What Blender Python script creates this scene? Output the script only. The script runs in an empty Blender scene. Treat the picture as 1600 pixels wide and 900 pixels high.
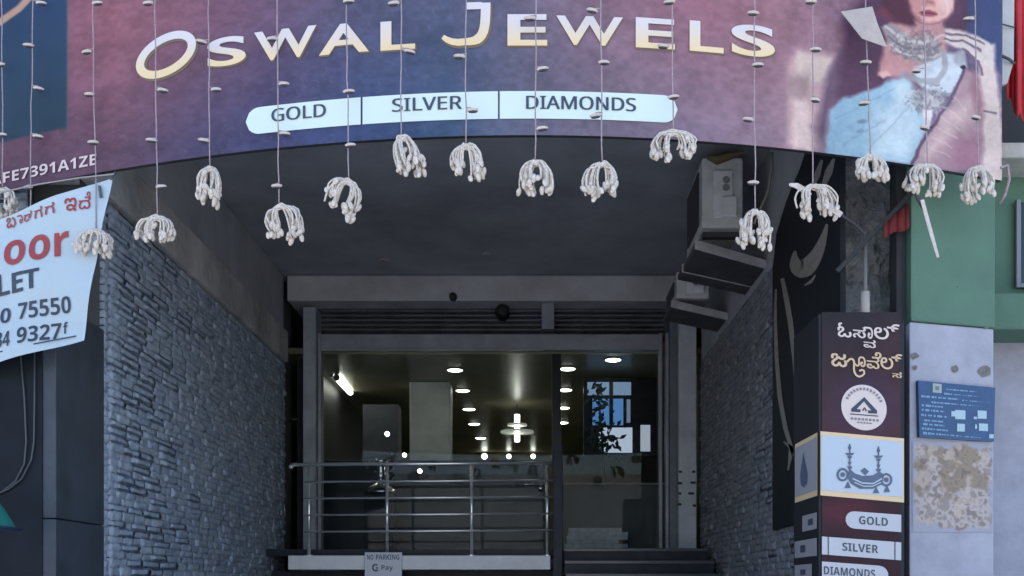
import bpy, bmesh, math, random
import numpy as np
from mathutils import Vector, Matrix, Euler, Quaternion

random.seed(7); np.random.seed(7)
SC = bpy.context.scene
COL = SC.collection
R = math.radians

# ------------------------------------------------------------------ camera, sky, sun, exposure
F, CX, HY, EYE = 1640.0, 830.0, 920.0, 1.7          # focal length / principal point / horizon in photo pixels
cam = bpy.data.cameras.new('camera'); cam.sensor_width = 36.0
cam.lens = 36.0 * F / 1600.0
cam.shift_x = -(CX - 800.0) / 1600.0
cam.shift_y = (HY - 450.0) / 1600.0
cam.clip_start = 0.05; cam.clip_end = 2000
co = bpy.data.objects.new('camera', cam); COL.objects.link(co)
co.location = (0, 0, EYE); co.rotation_euler = (R(90), 0, 0)
SC.camera = co

SUN_EL, SUN_AZ = 58.0, 20.0        # sun high behind the shop: the street front is in open shade
wd = bpy.data.worlds.new('World'); SC.world = wd; wd.use_nodes = True
wn = wd.node_tree.nodes; wl_ = wd.node_tree.links
sky = wn.new('ShaderNodeTexSky'); sky.sky_type = 'NISHITA'; sky.sun_disc = False
sky.sun_elevation = R(SUN_EL); sky.sun_rotation = R(SUN_AZ); sky.air_density = 0.9; sky.dust_density = 1.2; sky.ozone_density = 0.7
wl_.new(sky.outputs[0], wn['Background'].inputs[0]); wn['Background'].inputs[1].default_value = 0.13
sl = bpy.data.lights.new('sun', 'SUN'); sl.energy = 4.0; sl.angle = R(0.5); sl.color = (1, 0.97, 0.92)
so = bpy.data.objects.new('sun', sl); COL.objects.link(so)
sdir = Vector((math.sin(R(SUN_AZ)) * math.cos(R(SUN_EL)), math.cos(R(SUN_AZ)) * math.cos(R(SUN_EL)), math.sin(R(SUN_EL))))
so.rotation_euler = (-sdir).to_track_quat('-Z', 'Y').to_euler(); so.location = (0, 0, 30)
vs = SC.view_settings; vs.view_transform = 'Standard'; vs.look = 'None'; vs.gamma = 1.0; vs.exposure = 1.9
SC.cycles.max_bounces = 10; SC.cycles.transparent_max_bounces = 12

# ------------------------------------------------------------------ colour and materials
ILL = np.array((0.82, 0.98, 1.24))            # what a white card shows in this shade (linear)
def lin(c):
    c = np.asarray(c, float) / 255.0
    return np.where(c <= 0.04045, c / 12.92, ((c + 0.055) / 1.055) ** 2.4)
def A(r, g, b, k=1.0):                        # base colour of a thing that shows as r,g,b out on the open front
    return tuple(np.clip(lin((r, g, b)) / ILL * 0.85 * k, 0.004, 0.86))

MATS = {}
def mat(name, col, rough=0.6, metal=0.0, spec=0.5, noise=None, bump=None, emit=None, vcol=None, coat=0.0, world=False):
    """noise = (scale, amount[, detail]); bump = (scale, strength, distance)"""
    if name in MATS: return MATS[name]
    m = bpy.data.materials.new(name); m.use_nodes = True; MATS[name] = m
    nt = m.node_tree; n = nt.nodes; l = nt.links; b = n['Principled BSDF']
    b.inputs['Base Color'].default_value = (*col, 1); b.inputs['Roughness'].default_value = rough
    b.inputs['Metallic'].default_value = metal; b.inputs['Specular IOR Level'].default_value = spec
    if coat: b.inputs['Coat Weight'].default_value = coat
    tc = n.new('ShaderNodeTexCoord')
    crd = n.new('ShaderNodeNewGeometry').outputs['Position'] if world else tc.outputs['Object']
    src = None
    if vcol:
        a = n.new('ShaderNodeVertexColor'); a.layer_name = vcol; src = a.outputs['Color']
    if noise:
        t = n.new('ShaderNodeTexNoise'); t.inputs['Scale'].default_value = noise[0]
        t.inputs['Detail'].default_value = noise[2] if len(noise) > 2 else 5; t.inputs['Roughness'].default_value = 0.65
        l.new(crd, t.inputs['Vector'])
        mr = n.new('ShaderNodeMapRange'); mr.inputs['From Min'].default_value = 0.3; mr.inputs['From Max'].default_value = 0.7
        mr.inputs['To Min'].default_value = 1 - noise[1]; mr.inputs['To Max'].default_value = 1 + noise[1]
        l.new(t.outputs['Fac'], mr.inputs['Value'])
        mx = n.new('ShaderNodeMix'); mx.data_type = 'RGBA'; mx.blend_type = 'MULTIPLY'; mx.inputs[0].default_value = 1
        if src: l.new(src, mx.inputs[6])
        else: mx.inputs[6].default_value = (*col, 1)
        l.new(mr.outputs[0], mx.inputs[7]); src = mx.outputs[2]
    if src: l.new(src, b.inputs['Base Color'])
    if bump:
        t = n.new('ShaderNodeTexNoise'); t.inputs['Scale'].default_value = bump[0]; t.inputs['Detail'].default_value = 6
        l.new(crd, t.inputs['Vector'])
        bp = n.new('ShaderNodeBump'); bp.inputs['Strength'].default_value = bump[1]; bp.inputs['Distance'].default_value = bump[2]
        l.new(t.outputs['Fac'], bp.inputs['Height']); l.new(bp.outputs[0], b.inputs['Normal'])
    if emit:
        b.inputs['Emission Color'].default_value = (*emit[0], 1); b.inputs['Emission Strength'].default_value = emit[1]
    return m

def glass_mat(name, tint=(0.82, 0.86, 0.86)):
    m = bpy.data.materials.new(name); m.use_nodes = True; nt = m.node_tree; n = nt.nodes; n.clear()
    o = n.new('ShaderNodeOutputMaterial'); mx = n.new('ShaderNodeMixShader'); tr = n.new('ShaderNodeBsdfTransparent')
    gl = n.new('ShaderNodeBsdfGlossy'); gl.inputs['Roughness'].default_value = 0.0
    fr = n.new('ShaderNodeFresnel'); fr.inputs['IOR'].default_value = 1.22
    tr.inputs[0].default_value = (*tint, 1)
    nt.links.new(fr.outputs[0], mx.inputs[0]); nt.links.new(tr.outputs[0], mx.inputs[1]); nt.links.new(gl.outputs[0], mx.inputs[2])
    nt.links.new(mx.outputs[0], o.inputs[0]); return m

# ------------------------------------------------------------------ geometry helpers
WL = {}
def wloc(o): return WL.get(o, Vector((0, 0, 0)))
def empty(name, loc):
    o = bpy.data.objects.new(name, None); COL.objects.link(o); o.location = loc; WL[o] = Vector(loc); o.empty_display_size = 0.1
    return o
def tag(o, label=None, cat=None, group=None, kind=None):
    if label: o['label'] = label
    if cat: o['category'] = cat
    if group: o['group'] = group
    if kind: o['kind'] = kind
    return o
def make(name, verts, faces, m, parent=None, smooth=False, bevel=0.0, mats=None, fmat=None, cols=None):
    off = wloc(parent) if parent else Vector((0, 0, 0))
    me = bpy.data.meshes.new(name)
    v = np.asarray(verts, float) - np.array(off)
    me.from_pydata([tuple(q) for q in v], [], [tuple(f) for f in faces]); me.update()
    for q in (mats or [m]): me.materials.append(q)
    if fmat is not None: me.polygons.foreach_set('material_index', fmat)
    if smooth: me.polygons.foreach_set('use_smooth', [True] * len(me.polygons))
    if cols is not None:
        ca = me.color_attributes.new('print', 'FLOAT_COLOR', 'POINT')
        c4 = np.ones((len(v), 4), np.float32); c4[:, :3] = cols
        ca.data.foreach_set('color', c4.ravel())
    o = bpy.data.objects.new(name, me); COL.objects.link(o)
    if parent: o.parent = parent; WL[o] = off
    if bevel:
        b = o.modifiers.new('bevel', 'BEVEL'); b.width = bevel; b.segments = 2; b.limit_method = 'ANGLE'
    return o
def inst(src, parent, loc, rot=None, scale=None):
    o = bpy.data.objects.new(src.name.split('.')[0], src.data); COL.objects.link(o)
    o.location = Vector(loc) - (wloc(parent) if parent else Vector((0, 0, 0)))
    if parent: o.parent = parent
    if rot is not None: o.rotation_euler = rot
    if scale is not None: o.scale = scale
    return o
class MB:
    def __init__(s): s.v = []; s.f = []; s.m = []
    def add(s, v, f, mi=0):
        k = len(s.v); s.v += [tuple(q) for q in v]; s.f += [tuple(i + k for i in q) for q in f]; s.m += [mi] * len(f); return s
    def box(s, x0, x1, y0, y1, z0, z1, mi=0):
        v = [(x, y, z) for z in (z0, z1) for y in (y0, y1) for x in (x0, x1)]
        return s.add(v, [(0, 2, 3, 1), (4, 5, 7, 6), (0, 1, 5, 4), (2, 6, 7, 3), (0, 4, 6, 2), (1, 3, 7, 5)], mi)
    def prism(s, plan, z0, z1, mi=0):            # plan: counter-clockwise (x,y)
        n = len(plan); v = [(x, y, z0) for x, y in plan] + [(x, y, z1) for x, y in plan]
        f = [tuple(range(n))[::-1], tuple(range(n, 2 * n))] + [(i, (i + 1) % n, n + (i + 1) % n, n + i) for i in range(n)]
        return s.add(v, f, mi)
    def sheet(s, pts, d, mi=0):                  # polygon pts (3D) extruded by vector d
        n = len(pts); d = Vector(d); a = [Vector(p) for p in pts]; v = a + [p + d for p in a]
        f = [tuple(range(n)), tuple(range(n, 2 * n))[::-1]] + [((i + 1) % n, i, n + i, n + (i + 1) % n) for i in range(n)]
        return s.add(v, f, mi)
    def tube(s, pts, r, seg=6, mi=0):
        pts = [Vector(p) for p in pts]; n = len(pts); k = len(s.v); up = None
        for i, p in enumerate(pts):
            t = (pts[min(i + 1, n - 1)] - pts[max(i - 1, 0)]).normalized()
            if up is None: up = t.orthogonal().normalized()
            up = (up - t * up.dot(t)); up = up.normalized() if up.length > 1e-6 else t.orthogonal().normalized()
            w = t.cross(up); rr = r[i] if isinstance(r, (list, tuple)) else r
            for j in range(seg):
                a = 2 * math.pi * j / seg; q = p + (up * math.cos(a) + w * math.sin(a)) * rr; s.v.append(tuple(q))
        for i in range(n - 1):
            for j in range(seg):
                a = k + i * seg + j; b = k + i * seg + (j + 1) % seg
                s.f.append((a, b, b + seg, a + seg)); s.m.append(mi)
        s.f.append(tuple(k + j for j in range(seg))[::-1]); s.m.append(mi)
        s.f.append(tuple(k + (n - 1) * seg + j for j in range(seg))); s.m.append(mi)
        return s
    def lathe(s, prof, c, seg=16, mi=0, axis='Z'):
        k = len(s.v); c = Vector(c)
        for r_, h in prof:
            for j in range(seg):
                a = 2 * math.pi * j / seg
                d = (r_ * math.cos(a), r_ * math.sin(a), h) if axis == 'Z' else (r_ * math.cos(a), h, r_ * math.sin(a))
                s.v.append(tuple(c + Vector(d)))
        for i in range(len(prof) - 1):
            for j in range(seg):
                a = k + i * seg + j; b = k + i * seg + (j + 1) % seg
                s.f.append((a, b, b + seg, a + seg)); s.m.append(mi)
        s.f.append(tuple(k + j for j in range(seg))[::-1]); s.m.append(mi)
        s.f.append(tuple(k + (len(prof) - 1) * seg + j for j in range(seg))); s.m.append(mi)
        return s
    def ball(s, c, r, seg=8, rings=6, mi=0):
        r = (r, r, r) if not isinstance(r, (tuple, list)) else r
        pr = [(max(math.sin(math.pi * i / rings), 0.02), -math.cos(math.pi * i / rings)) for i in range(rings + 1)]
        k = len(s.v); s.lathe(pr, (0, 0, 0), seg, mi)
        for i in range(k, len(s.v)):
            x, y, z = s.v[i]; s.v[i] = (c[0] + x * r[0], c[1] + y * r[1], c[2] + z * r[2])
        return s
    def build(s, name, m, parent=None, smooth=False, bevel=0.0, mats=None):
        return make(name, s.v, s.f, m, parent, smooth, bevel, mats, s.m if mats else None)

def P(x, y, Y): return Vector(((x - CX) / F * Y, Y, EYE + (HY - y) / F * Y))      # a spot on the street-parallel plane at distance Y
def Zr(y, Y): return EYE + (HY - y) / F * Y
def Xr(x, Y): return (x - CX) / F * Y
def on_plane(p0, n):                                                             # surface coordinates -> point on a flat face
    p0 = Vector(p0); n = Vector(n).normalized()
    def f(x, y, off=0.0):
        d = Vector(((x - CX) / F, 1.0, (HY - y) / F)); e = Vector((0, 0, EYE))
        t = (p0 - e).dot(n) / d.dot(n); return e + d * t + n * off
    return f

# value noise for prints
def vnoise(x, y, s, seed=0):
    rs = np.random.RandomState(seed); g = rs.rand(256, 256)
    u = x / s; v = y / s; i = np.floor(u).astype(int); j = np.floor(v).astype(int); a = u - i; b = v - j
    a = a * a * (3 - 2 * a); b = b * b * (3 - 2 * b); i &= 255; j &= 255; i1 = (i + 1) & 255; j1 = (j + 1) & 255
    return (g[i, j] * (1 - a) + g[i1, j] * a) * (1 - b) + (g[i, j1] * (1 - a) + g[i1, j1] * a) * b
def fbm(x, y, s, seed=0, o=4):
    r = 0; k = 0.5
    for q in range(o): r = r + k * vnoise(x, y, s / 2 ** q, seed + q); k *= 0.5
    return r
def poly_mask(x, y, pts, soft=2.0):                     # soft-edged polygon
    ins = np.zeros(x.shape, bool); d = np.full(x.shape, 1e9); n = len(pts)
    for k in range(n):
        x0, y0 = pts[k]; x1, y1 = pts[(k + 1) % n]
        c = ((y0 > y) != (y1 > y)) & (x < (x1 - x0) * (y - y0) / ((y1 - y0) or 1e-9) + x0); ins ^= c
        ex, ey = x1 - x0, y1 - y0; t = np.clip(((x - x0) * ex + (y - y0) * ey) / (ex * ex + ey * ey + 1e-9), 0, 1)
        d = np.minimum(d, np.hypot(x - x0 - t * ex, y - y0 - t * ey))
    return np.clip(0.5 + np.where(ins, d, -d) / soft, 0, 1)
def ell_mask(x, y, cx, cy, rx, ry, soft=0.15, rot=0):
    c, s = math.cos(rot), math.sin(rot); u = (x - cx) * c + (y - cy) * s; v = -(x - cx) * s + (y - cy) * c
    return np.clip(0.5 + (1 - np.hypot(u / rx, v / ry)) / soft, 0, 1)
def line_mask(x, y, pts, w, soft=1.5):
    d = np.full(x.shape, 1e9)
    for (x0, y0), (x1, y1) in zip(pts[:-1], pts[1:]):
        ex, ey = x1 - x0, y1 - y0; t = np.clip(((x - x0) * ex + (y - y0) * ey) / (ex * ex + ey * ey + 1e-9), 0, 1)
        d = np.minimum(d, np.hypot(x - x0 - t * ex, y - y0 - t * ey))
    return np.clip(0.5 + (w / 2 - d) / soft, 0, 1)
def lay(img, m, c): img += (np.asarray(c, float) - img) * m[..., None]
def printed(name, xs, ys, shade, mp, m, parent, off=0.0):
    """flat print: a sheet whose ink colours are computed per vertex"""
    gx, gy = np.meshgrid(xs, ys); img = shade(gx.astype(float), gy.astype(float))
    alb = np.clip(lin(np.clip(img, 0, 255)) / ILL * 0.85, 0.004, 0.86)
    nx, ny = len(xs), len(ys)
    v = [mp(x, y, off) for y in ys for x in xs]
    idx = np.arange(nx * ny).reshape(ny, nx)
    f = np.stack([idx[:-1, :-1], idx[1:, :-1], idx[1:, 1:], idx[:-1, 1:]], -1).reshape(-1, 4)
    return make(name, [tuple(q) for q in v], f.tolist(), m, parent, cols=alb.reshape(-1, 3))

# lettering: glyph outlines of the built-in font, bent onto any surface
GL = {}
def sans(t, heavy):          # grotesque forms of the built-in fonts
    r = ''
    for ch in t:
        if 'A' <= ch <= 'Z': r += chr((0x1D5D4 if heavy else 0x1D5A0) + ord(ch) - 65)
        elif 'a' <= ch <= 'z': r += chr((0x1D5EE if heavy else 0x1D5BA) + ord(ch) - 97)
        elif '0' <= ch <= '9': r += chr((0x1D7EC if heavy else 0x1D7E2) + ord(ch) - 48)
        else: r += ch
    return r
def glyph(body, bold=0.0, raw=False):
    if not raw and all(ord(q) < 128 for q in body): body = sans(body, bold > 0); bold = max(-bold, 0.0)
    k = (body, bold, raw)
    if k not in GL:
        c = bpy.data.curves.new('glyph', 'FONT'); c.body = body; c.size = 1; c.offset = bold; c.resolution_u = 8 if raw else 3
        o = bpy.data.objects.new('glyph', c); COL.objects.link(o)
        bpy.context.view_layer.update()
        me = bpy.data.meshes.new_from_object(o.evaluated_get(bpy.context.evaluated_depsgraph_get()))
        v = np.array([q.co[:2] for q in me.vertices]) if len(me.vertices) else np.zeros((0, 2))
        f = [tuple(p.vertices) for p in me.polygons]
        bpy.data.objects.remove(o); bpy.data.curves.remove(c); bpy.data.meshes.remove(me)
        GL[k] = (v, f)
    return GL[k]
def letters(mb, body, box, mp, off, bold=0.0, mi=0, slant=0.0, raw=False):
    """whole string fitted to box=(x0,x1,ytop,ybottom) of surface coordinates"""
    if bold and not raw and any(ord(q) > 0xC00 for q in body):
        w = (box[1] - box[0]) * 0.07 * (bold / .02)
        for k in range(3): letters(mb, body, (box[0] + w * (k - 1) * .5, box[1] + w * (k - 1) * .5, box[2] + w * .35 * (k % 2), box[3] + w * .35 * (k % 2)), mp, off + k * .0004, 0.0, mi, slant)
        return
    v, f = glyph(body, bold, raw); lo = v.min(0); hi = v.max(0); x0, x1, yt, yb = box
    u = (v - lo) / np.maximum(hi - lo, 1e-6)
    mb.add([mp(x0 + (x1 - x0) * a, yb + (yt - yb) * b + slant * (x1 - x0) * (a - 0.5), off) for a, b in u], f, mi)
def stroke(mb, pts, w, mp, off, mi=0, closed=False):
    """brush stroke of width w (surface units) along pts"""
    p = [Vector((a, b)) for a, b in pts]; n = len(p); L = []; Rr = []
    for i in range(n):
        a = p[(i - 1) % n] if (closed or i) else p[i]; b = p[(i + 1) % n] if (closed or i < n - 1) else p[i]
        t = (b - a).normalized(); nn = Vector((-t.y, t.x)); ww = w[i] if isinstance(w, (list, tuple)) else w
        L.append(p[i] + nn * ww / 2); Rr.append(p[i] - nn * ww / 2)
    v = [mp(q.x, q.y, off) for q in L] + [mp(q.x, q.y, off) for q in Rr]
    f = [(i, (i + 1) % n, n + (i + 1) % n, n + i) for i in range(n if closed else n - 1)]
    mb.add(v, f, mi)
def bez(a, b, c, d, n=10):
    return [tuple((1 - t) ** 3 * np.array(a) + 3 * (1 - t) ** 2 * t * np.array(b) + 3 * (1 - t) * t * t * np.array(c) + t ** 3 * np.array(d)) for t in np.linspace(0, 1, n)]
def flatpoly(mb, pts, mp, off, mi=0): mb.add([mp(x, y, off) for x, y in pts], [tuple(range(len(pts)))], mi)
def pill(x0, x1, y0, y1, lr=True, rr=True, n=8):
    r = (y1 - y0) / 2; c = (y0 + y1) / 2; pts = []
    if lr: pts += [(x0 + r - r * math.sin(a), c - r * math.cos(a)) for a in np.linspace(math.pi, 0, n)]
    else: pts += [(x0, y1), (x0, y0)]
    if rr: pts += [(x1 - r + r * math.sin(a), c - r * math.cos(a)) for a in np.linspace(0, math.pi, n)]
    else: pts += [(x1, y0), (x1, y1)]
    return pts

# ------------------------------------------------------------------ layout (metres; the viewer stands at 0,0, the shop faces him)
XL, XR = -2.55, 1.75            # side walls of the entrance bay
YF, YB = 5.92, 10.9             # street front, shop front at the back of the bay
CEIL = EYE + 3.22; BEAM0, BEAM1 = EYE + 2.33, EYE + 2.64
FLOOR = EYE + 0.38

# ground and street
M_ground = mat('paving', (0.34, 0.34, 0.34), 0.9, noise=(3, 0.25), bump=(40, 0.4, 0.01))
g = make('ground', [(-300, -300, 0), (300, -300, 0), (300, 300, 0), (-300, 300, 0)], [(0, 1, 2, 3)], M_ground); tag(g, kind='structure')
M_road = mat('concrete_road', (0.26, 0.265, 0.27), 0.9, noise=(6, 0.3), bump=(90, 0.5, 0.01))
g = make('road', [(-150, -5.0, 0.004), (150, -5.0, 0.004), (150, 3.2, 0.004), (-150, 3.2, 0.004)], [(0, 1, 2, 3)], M_road); tag(g, kind='structure')
for y0, y1 in ((3.2, 3.35), (-5.15, -5.0)):
    g = MB().box(-150, 150, y0, y1, 0, 0.14).build('kerb', mat('kerb_stone', (0.3, 0.29, 0.28), 0.85, noise=(5, 0.2))); tag(g, kind='structure')

# ------------------------------------------------------------------ shop building
shop = empty('shop_building', (-0.4, YF, 0))
tag(shop, 'grey jewellery shop building with deep stone-clad entrance bay and glass front', 'building')
M_plaster = mat('grey_plaster', (0.38, 0.39, 0.41), 0.85, noise=(2.2, 0.18), bump=(30, 0.15, 0.01))
M_ceil = mat('ceiling_paint', (0.33, 0.34, 0.37), 0.8, noise=(0.9, 0.30, 9), bump=(9, 0.25, 0.02))
M_conc = mat('bare_concrete', (0.45, 0.44, 0.42), 0.9, noise=(1.8, 0.45, 8), bump=(18, 0.4, 0.02))
M_core = mat('wall_core', (0.11, 0.11, 0.112), 0.9)
M_black = mat('black_granite', (0.020, 0.026, 0.036), 0.42, noise=(7, 0.35), spec=0.22)
M_stone = []
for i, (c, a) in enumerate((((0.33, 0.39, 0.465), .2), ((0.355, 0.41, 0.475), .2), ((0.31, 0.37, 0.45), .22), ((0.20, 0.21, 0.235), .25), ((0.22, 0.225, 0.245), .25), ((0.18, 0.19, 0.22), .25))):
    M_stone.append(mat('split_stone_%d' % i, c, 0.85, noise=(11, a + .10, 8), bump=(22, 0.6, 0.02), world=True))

MB().box(-6.2, 2.24, YF + 0.02, 20.2, CEIL + 0.02, 6.6).build('upper_storey', mat('facade_paint', (0.35, 0.33, 0.32), 0.85, noise=(1, .1)), shop)
MB().box(XL - 0.9, XR + 0.02, YF + 0.03, YB + 0.5, CEIL - 0.0, CEIL + 0.015).build('ceiling', M_ceil, shop)
wallL = MB().box(XL - 0.30, XL - 0.03, YF + 0.10, YB + 0.4, 0, CEIL - 0.004).build('side_wall', M_core, shop)
wallR = MB().box(XR + 0.03, XR + 0.30, YF + 0.30, YB + 0.4, 0, CEIL - 0.004).build('side_wall', M_core, shop)
frontL = MB().box(-6.2, XL - 0.31, YF + 0.03, YF + 0.3, 0, CEIL).build('front_wall', M_core, shop)
# concrete beams running into the bay above the cladding, plastered wall above them
MB().box(XL - 0.02, XL + 0.05, YF + 0.06, YB - 0.1, BEAM0, BEAM1).build('beam', M_conc, shop, bevel=0.008)
MB().box(XL - 0.025, XL + 0.0, YF + 0.10, YB - 0.1, BEAM1 + 0.003, CEIL - 0.006).build('upper_wall', M_plaster, shop)
MB().box(XR - 0.0, XR + 0.025, YF + 0.36, YB - 0.1, BEAM0 + 0.0, CEIL - 0.006).build('upper_wall', M_plaster, shop)
MB().box(XL - 0.55, XL - 0.03, YF - 0.01, YF + 0.09, BEAM0 - 0.02, CEIL - 0.02).build('beam_end', M_conc, shop, bevel=0.01)

# split-stone cladding: every stone is a piece; 300 that show largest are single objects, the rest one part
SV = []
for k in range(10):
    rs = random.Random(100 + k); nx, nz = 6, 4; v = []; f = []
    base = rs.uniform(.011, .018); lean = rs.uniform(-.005, .006)
    for j in range(nz):
        for i in range(nx):
            u = i / (nx - 1); w = j / (nz - 1); edge = (0.88 if i in (0, nx - 1) else 1.0)
            d = (base + lean * (u - .5) * 2 + rs.uniform(-.005, .005)) * edge * (0.70, 1.0, 1.0, 0.55)[j]
            v.append((u - 0.5 + (0 if i in (0, nx - 1) else rs.uniform(-.05, .05)), w - 0.5 + (rs.uniform(-.08, .08) if 0 < i < nx - 1 else 0), d))
    n0 = len(v)
    for j in range(nz - 1):
        for i in range(nx - 1):
            a = j * nx + i; f.append((a, a + 1, a + nx + 1, a + nx))
    ring = list(range(nx)) + [nx * (j + 1) - 1 for j in range(1, nz)] + [nx * nz - 2 - i for i in range(nx - 1)] + [nx * j for j in range(nz - 2, 0, -1)]
    for q in ring: v.append((v[q][0], v[q][1], -0.012))
    for i in range(len(ring)):
        a, b = ring[i], ring[(i + 1) % len(ring)]; f.append((b, a, n0 + i, n0 + (i + 1) % len(ring)))
    SV.append((v, f))
stones = []      # (screen size, variant, centre, along-vector, out-vector, length, height, material)
def clad(p0, along, out, length, z0, z1, sd):
    rs = random.Random(sd); z = z0; row = 0
    while z < z1 - 0.02:
        h = rs.uniform(0.040, 0.056); h = min(h, z1 - z); t = -rs.uniform(0, 0.15)
        while t < length:
            L = rs.uniform(0.12, 0.34); a = max(t, 0); b = min(t + L, length)
            if b - a > 0.03:
                c = Vector(p0) + Vector(along) * ((a + b) / 2); c.z = z + h / 2
                px = (b - a) * h / c.y ** 3 if abs(along[1]) > .5 else (b - a) * h / c.y ** 2 * .4
                vis = c.z > EYE - 0.02 and c.x > -3.05 * c.y / 5.9
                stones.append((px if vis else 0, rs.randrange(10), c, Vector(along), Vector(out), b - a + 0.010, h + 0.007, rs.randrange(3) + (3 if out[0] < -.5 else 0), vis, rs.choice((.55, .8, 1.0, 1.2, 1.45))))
            t += L
        z += h; row += 1
clad((XL, YF + 0.42, 0), (0, 1, 0), (1, 0, 0), YB - YF - 0.5, 1.2, BEAM0 - 0.002, 1)
clad((XL - 0.018, YF + 0.36, 0), (0, 1, 0), (1, 0, 0), 0.05, 1.2, BEAM0 - 0.002, 5)
clad((XR, YF + 0.36, 0), (0, 1, 0), (-1, 0, 0), YB - YF - 0.45, 1.2, BEAM0 - 0.002, 2)
clad((-4.2, YF, 0), (1, 0, 0), (0, -1, 0), 4.2 + XL - 0.30, 1.2, CEIL - 0.05, 3)
stones.sort(key=lambda q: -q[0])
def stone_mat(s): return Matrix((s[3] * s[5], Vector((0, 0, s[6])), s[4] * s[9])).transposed()
proto = {}
rest = {}
for i, s in enumerate(stones):
    if i < 300:
        par = frontL if abs(s[3].x) > .5 else (wallL if s[2].x < 0 else wallR)
        k = (s[1], s[7])
        if k not in proto:
            me = bpy.data.meshes.new('stone'); me.from_pydata(SV[s[1]][0], [], SV[s[1]][1]); me.materials.append(M_stone[s[7]]); me.polygons.foreach_set('use_smooth', [True] * len(me.polygons)); proto[k] = me
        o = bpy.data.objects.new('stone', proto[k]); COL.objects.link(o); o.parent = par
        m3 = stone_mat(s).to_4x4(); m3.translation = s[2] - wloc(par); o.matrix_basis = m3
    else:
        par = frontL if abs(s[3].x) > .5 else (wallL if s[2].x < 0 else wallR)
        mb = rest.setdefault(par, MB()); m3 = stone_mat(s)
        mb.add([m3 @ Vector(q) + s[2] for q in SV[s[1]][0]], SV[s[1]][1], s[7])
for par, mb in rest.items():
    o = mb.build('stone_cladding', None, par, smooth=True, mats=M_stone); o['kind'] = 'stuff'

# black granite column at the corner (front and bay faces)
col = MB()
for z0, z1 in ((0, Zr(811, 5.62)), (Zr(811, 5.62) + 0.005, Zr(470, 5.62))):
    col.box(-2.86, XL + 0.006, YF - 0.30, YF + 0.335, z0, z1)
col.build('granite_column', mat('slate_granite', (0.052, 0.064, 0.080), 0.4, noise=(4, .25), spec=.3), shop, bevel=0.006)
MB().box(-2.862, -2.615, YF - 0.308, YF - 0.301, 0, Zr(470, 5.62) - .01).build('column_facing', mat('facing_black', (0.009, 0.013, 0.019), .5, noise=(3, .3), spec=.15), shop)

# rough rendered wall right of the bay
nx, nz = 40, 150; xs = np.linspace(XR - 0.0, 2.24, nx); zs = np.linspace(0, 6.0, nz); v = []
gx, gz = np.meshgrid(xs, zs); dep = 0.16 * fbm(gx * 100, gz * 100, 16, 11, 4) + 0.05 * fbm(gx * 100, gz * 100, 6, 31, 3)
for j in range(nz):
    for i in range(nx): v.append((xs[i], YF + 0.30 - dep[j, i], zs[j]))
f = [(j * nx + i, j * nx + i + 1, (j + 1) * nx + i + 1, (j + 1) * nx + i) for j in range(nz - 1) for i in range(nx - 1)]
make('rough_wall', v, f, mat('rough_render', (0.30, 0.31, 0.325), 0.95, noise=(8, 0.45, 8), bump=(16, 1.0, 0.08)), shop)
MB().box(XR, 2.24, YF + 0.301, YF + 0.6, 0, CEIL).build('wall_backing', M_core, shop)

# back of the bay: lintel, rolled shutter, rails, pillar
MB().box(XL + 0.05, XR, YB - 0.15, YB + 0.5, Zr(470, YB - .15), CEIL - 0.008).build('lintel', mat('lintel_plaster', (0.50, 0.50, 0.52), 0.85, noise=(2.2, 0.25, 9), bump=(12, .2, .01)), shop, bevel=0.01)
M_sht = mat('shutter_steel', (0.10, 0.105, 0.115), 0.5, metal=0.5, noise=(5, .3))
sh = MB().box(Xr(478, YB), Xr(1046, YB), YB + 0.17, YB + 0.2, Zr(526, YB), Zr(472, YB)).build('shutter_curtain', M_sht, shop)
for k in range(7):
    z = Zr(524, YB) + k * 0.05
    pr = []
    for a in np.linspace(-1.2, 1.2, 6): pr.append((YB + 0.17 - 0.03 * math.cos(a), z + 0.024 * math.sin(a) / math.sin(1.2)))
    v = [(x, y, zz) for x in (Xr(499, YB), Xr(1040, YB)) for y, zz in pr]
    make('slat', v, [(i, i + 1, 7 + i, 6 + i) for i in range(5)], M_sht, sh, smooth=True)
M_bar = mat('bar_steel', (0.30, 0.31, 0.34), 0.5, metal=0.3, noise=(4, .2))
MB().box(Xr(497, YB), Xr(1031, YB), YB - 0.02, YB + 0.10, Zr(547, YB), Zr(523, YB)).box(Xr(497, YB), Xr(850, YB), YB - 0.03, YB - 0.021, Zr(549, YB), Zr(545, YB)).build('shutter_bottom_bar', M_bar, shop, bevel=0.006)
br = MB().box(Xr(846, YB), Xr(866, YB), YB - 0.06, YB + 0.1, Zr(516, YB), Zr(474, YB)).build('shutter_bracket', M_bar, shop, bevel=0.008)
b = MB().lathe([(0.01, -0.09), (0.06, -0.09), (0.07, -0.06), (0.07, 0.1), (0.01, 0.1)], P(785, 488, YB + .02), 16, axis='Y').build('shutter_motor', mat('black_rubber', (0.015, 0.015, 0.016), .6), shop, smooth=True)
b = MB().lathe([(0.01, -0.05), (0.035, -0.05), (0.04, -0.02), (0.04, 0.03), (0.01, 0.03)], P(708, 464, YB - .17), 14, axis='Y').build('spotlight_cap', MATS['black_rubber'], shop, smooth=True)
M_jamb = mat('jamb_paint', (0.34, 0.37, 0.40), 0.6, noise=(5, .2), bump=(20, .1, .01))
MB().box(Xr(474, YB - .1), Xr(494, YB - .1), YB - 0.12, YB + 0.3, FLOOR, Zr(480, YB - .1)).build('door_jamb', M_jamb, shop, bevel=0.008)
for x0, x1 in ((498, 503), (1029, 1034), (1039, 1044)):
    MB().box(Xr(x0, YB), Xr(x1, YB), YB - 0.05, YB + 0.05, FLOOR, Zr(522, YB)).build('shutter_rail', M_bar, shop, bevel=0.004)
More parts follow.
